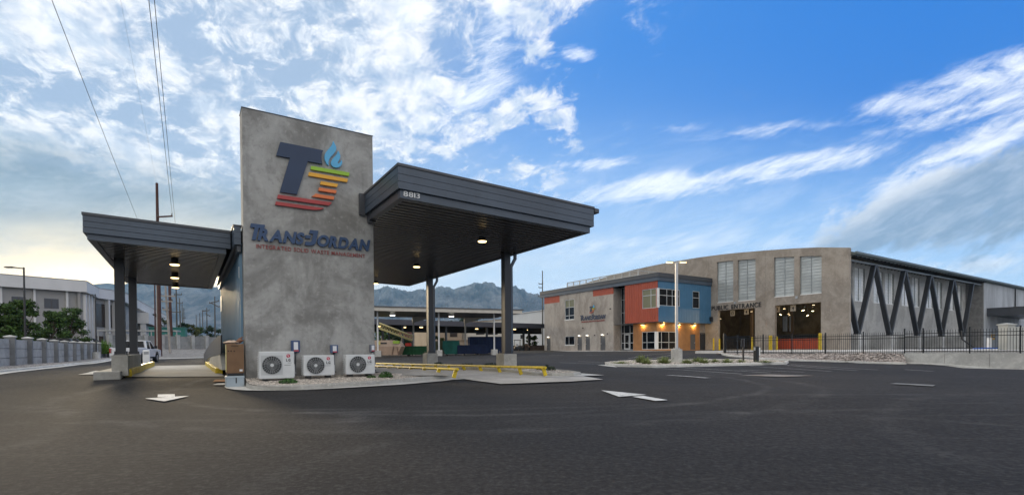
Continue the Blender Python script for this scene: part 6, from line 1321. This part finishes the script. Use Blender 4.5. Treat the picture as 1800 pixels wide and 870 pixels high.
MB().box(0, 1.3, 0, 1.1, .35, .85).build('chassis', BLACK, fk); MB().box(-.1, 1.15, 0, 1.1, 2.0, 2.1).build('roof', BLACK, fk); MB().bar((0, .1, .8), (-.02, .1, 2.), .07, .07).bar((1.1, .1, .8), (1.1, .1, 2.), .07, .07).bar((1.1, 1, .8), (1.1, 1, 2.), .07, .07).build('cab_post', BLACK, fk); MB().box(.3, .7, .3, .8, .85, 1.35).build('seat', PG, fk); MB().bar((1.3, .5, .6), (2.3, .5, 1.25), .3, .14).bar((2.3, .5, 1.25), (2.9, .5, .75), .3, .14).build('boom', pm('loader_brown', (.2, .11, .06), .6), fk)
for x in (.2, 1.1): MB().cyl((x, -.12, .36), (x, .12, .36), .36, 12).build('wheel', RUBBER, fk)

# ================================================================== RIGHT FOREGROUND ISLAND
front = [g(*q) for q in ((1064, 641.8), (1080, 644.2), (1145, 645.8), (1263, 643.2), (1340, 641.4), (1382, 640.2))]; backp = [g(*q) for q in ((1386, 637.5), (1360, 635.8), (1300, 634.2), (1180, 634.6), (1100, 636.6), (1064, 640.2))]
loop = front+backp+[front[0]]
setting('kerb', kerb(loop, .18, .15), GUTTER)
iz = lambda x, y: tz(x, y)+.13
cen = np.mean([q[:2] for q in front+backp], axis=0); mb = MB(); LP = front+backp
for i in range(len(LP)): mb.quadgrid((*cen, 0), (*cen, 0), (*(np.array(LP[(i+1) % len(LP)][:2])*.99+cen*.01), 0), (*(np.array(LP[i][:2])*.99+cen*.01), 0), 4, 5, iz)
setting('gravel_bed', mb, pm('tan_gravel', (.42, .36, .29), .95, 0, .2, 6., fine=.3, fscale=20.))
kind(stones(LP, 2600, .03, .07, iz).build('pebbles', PEBBLE), 'stuff')
setting('gutter', MB().quadgrid((*g(1050, 642.2)[:2], 0), (*g(1085, 646.2)[:2], 0), (*front[1][:2], 0), (*front[0][:2], 0), 4, 2, lambda x, y: tz(x, y)+.03), GUTTER)
p = g(1189.5, 637, .1); Yl = p[1]; lp = thing('parking_light', 'tall silver twin headed car park light on a round concrete base', 'lamp post', (p[0], p[1], iz(p[0], p[1])), 0)
zt = at(1189, 461, Yl)[2]-lp.location[2]; zc = at(1189, 613.5, Yl)[2]-lp.location[2]; rr = 9.6*Yl/892.5
MB().cyl((0, 0, -.2), (0, 0, zc), rr, 24).build('concrete_base', PALE, lp); MB().box(-.17, .17, -.17, .17, zc, zc+.05).build('base_plate', STEEL, lp); MB().box(-.075, .075, -.075, .075, zc+.05, zt).build('pole', pm('pole_silver', (.50, .50, .52), .4, .3, .05, 3.), lp, .01)
bl4 = MB()
for i, j in ((-1, -1), (1, -1), (1, 1), (-1, 1)): bl4.cyl((.13*i, .13*j, zc+.05), (.13*i, .13*j, zc+.12), .018, 6)
bl4.build('anchor_bolts', STEEL, lp)
for sx in (-1, 1):
    hd = MB().bar((.06*sx, 0, zt-.03), (.22*sx, 0, zt+.0), .06, .06).box(min(.20*sx, .62*sx), max(.20*sx, .62*sx), -.14, .14, zt-.02, zt+.05).build('lamp_head', STEEL, lp); MB().box(min(.24*sx, .6*sx), max(.24*sx, .6*sx), -.11, .11, zt-.035, zt-.022).build('diffuser', LAMP, hd)
p = g(1306.5, 634.5, .1); Y = p[1]; sp = thing('sign_post', 'dark square sign post with a narrow plate seen from behind', 'sign post', p, 0); h = at(1306, 595, Y)[2]-p[2]
MB().box(-.045, .045, -.045, .045, -.2, h*.98).build('post', pm('post_brown', (.02, .016, .018), .5), sp); MB().box(-.13, .13, .05, .06, h*.62, h).build('plate', pm('sign_back', (.055, .058, .065), .5), sp)
p = g(1329.5, 637.2, .1); Y = p[1]; ev = thing('charging_post', 'black charging post with white front panel and hanging cable', 'charging post', p, 25); h = at(1329, 608.5, Y)[2]-p[2]
MB().box(-.13, .10, -.12, .12, 0, h).build('body', BLACK, ev, .02); MB().box(.11, .24, -.10, .08, h*.45, h*.92).build('panel', WHITE, ev, .02); MB().box(-.16, -.135, -.06, .06, h*.75, h*.95).build('holster', STEEL, ev)
MB().tube([(.17+.11*math.sin(a)*1., .10, h*.32+.26*math.cos(a)) for a in [i*math.pi/8 for i in range(17)]], .022, 6).build('cable', RUBBER, ev)
GRS = pm('dry_grass_green', (.17, .21, .06), .75, 0, .3, 4., island=.4)
for i, (px, py, w, h, n) in enumerate(((1091, 639.5, 1.1, .16, 160), (1127, 638, .8, .50, 260), (1137, 640, .7, .38, 200), (1167, 639, .95, .42, 240), (1207, 639.5, .8, .30, 200), (1226, 636.5, .8, .34, 200), (1238, 638.6, .8, .32, 200), (1257, 637, .6, .22, 140), (1278, 638.2, .8, .28, 180), (1302, 637.2, .6, .2, 120), (1345, 637.5, .9, .16, 160))):
    lab = ('flat dry tuft at the left tip of the light pole island', 'tallest green tuft left of the light pole', 'tuft touching the kerb left of the light pole', 'bushy tuft just left of the concrete base', 'tuft just right of the concrete base', 'tuft behind the row right of the base', 'wide tuft right of the concrete base', 'small tuft in the middle of the island', 'tuft left of the sign post', 'small tuft at the foot of the sign post', 'flat tuft right of the charging post')[i]
    p = g(px, py, .12); low_plant(lab, (p[0], p[1], iz(p[0], p[1])), w, h, n, GRS, .05, 'grass tufts on the light pole island', True, 'grass tuft')
# beyond the right fence
p = at(1771, 617, 41); en = thing('enclosure_wall', 'pale precast enclosure wall with a capped pillar behind the right fence', 'wall', (p[0], p[1], pz), 10); hh = at(1778, 571, 41)[2]-pz; PV = pm('enclosure_cream', (.35, .35, .325), .7, 0, .06, 1.)
MB().box(0, .78, 0, .7, 0, hh).build('pillar', PV, en); MB().box(-.08, .86, -.08, .78, hh+.003, hh+.08).add([(-.08, -.08, hh+.08), (.86, -.08, hh+.08), (.86, .78, hh+.08), (-.08, .78, hh+.08), (.39, .35, hh+.2)], [(0, 1, 4), (1, 2, 4), (2, 3, 4), (3, 0, 4)]).build('cap', PV, en)
for i in range(5): MB().box(.785+i*.42, .785+i*.42+.405, .2, .3, 0, hh-.12).build('panel', PV, en)
p = at(1711, 616, 42); tag(MB().tube([(0, 0, .12), (1.2, .02, .15), (2.6, .1, .13), (3.0, .2, .09)], .055, 10).build('blue_pipe', pm('pipe_blue', (.02, .09, .40), .45)), 'blue plastic pipe lying on the pad behind the right fence', 'pipe').location = (p[0], p[1], pz)
p = at(1739, 616, 43); tag(MB().box(-.12, .12, -.1, .1, 0, .98).box(-.15, .15, -.13, .13, .98, 1.02).build('white_post', WHITE), 'short white post behind the right fence', 'post').location = (p[0], p[1], pz)
p, q = at(1691, 596, 43), at(1712, 611, 43); tag(MB().tube([tuple(p), tuple(q)], .06, 8).tube([tuple(p), (p[0], p[1], p[2]+.7)], .06, 8).build('black_pipe', BLACK), 'slanting black drain pipe below the last truss', 'pipe')
# ================================================================== air
HZ = bpy.data.materials.new('haze_air'); HZ.use_nodes = True; hn = HZ.node_tree; hn.nodes.clear()
ho = hn.nodes.new('ShaderNodeOutputMaterial'); hv = hn.nodes.new('ShaderNodeVolumePrincipled'); hv.inputs['Color'].default_value = (.32, .64, 1.0, 1); hv.inputs['Density'].default_value = .00009; hv.inputs['Anisotropy'].default_value = .1
hn.links.new(hv.outputs[0], ho.inputs['Volume'])
kind(MB().box(-6000, 6000, -400, 5200, -2.2, 760).build('haze', HZ), 'stuff')
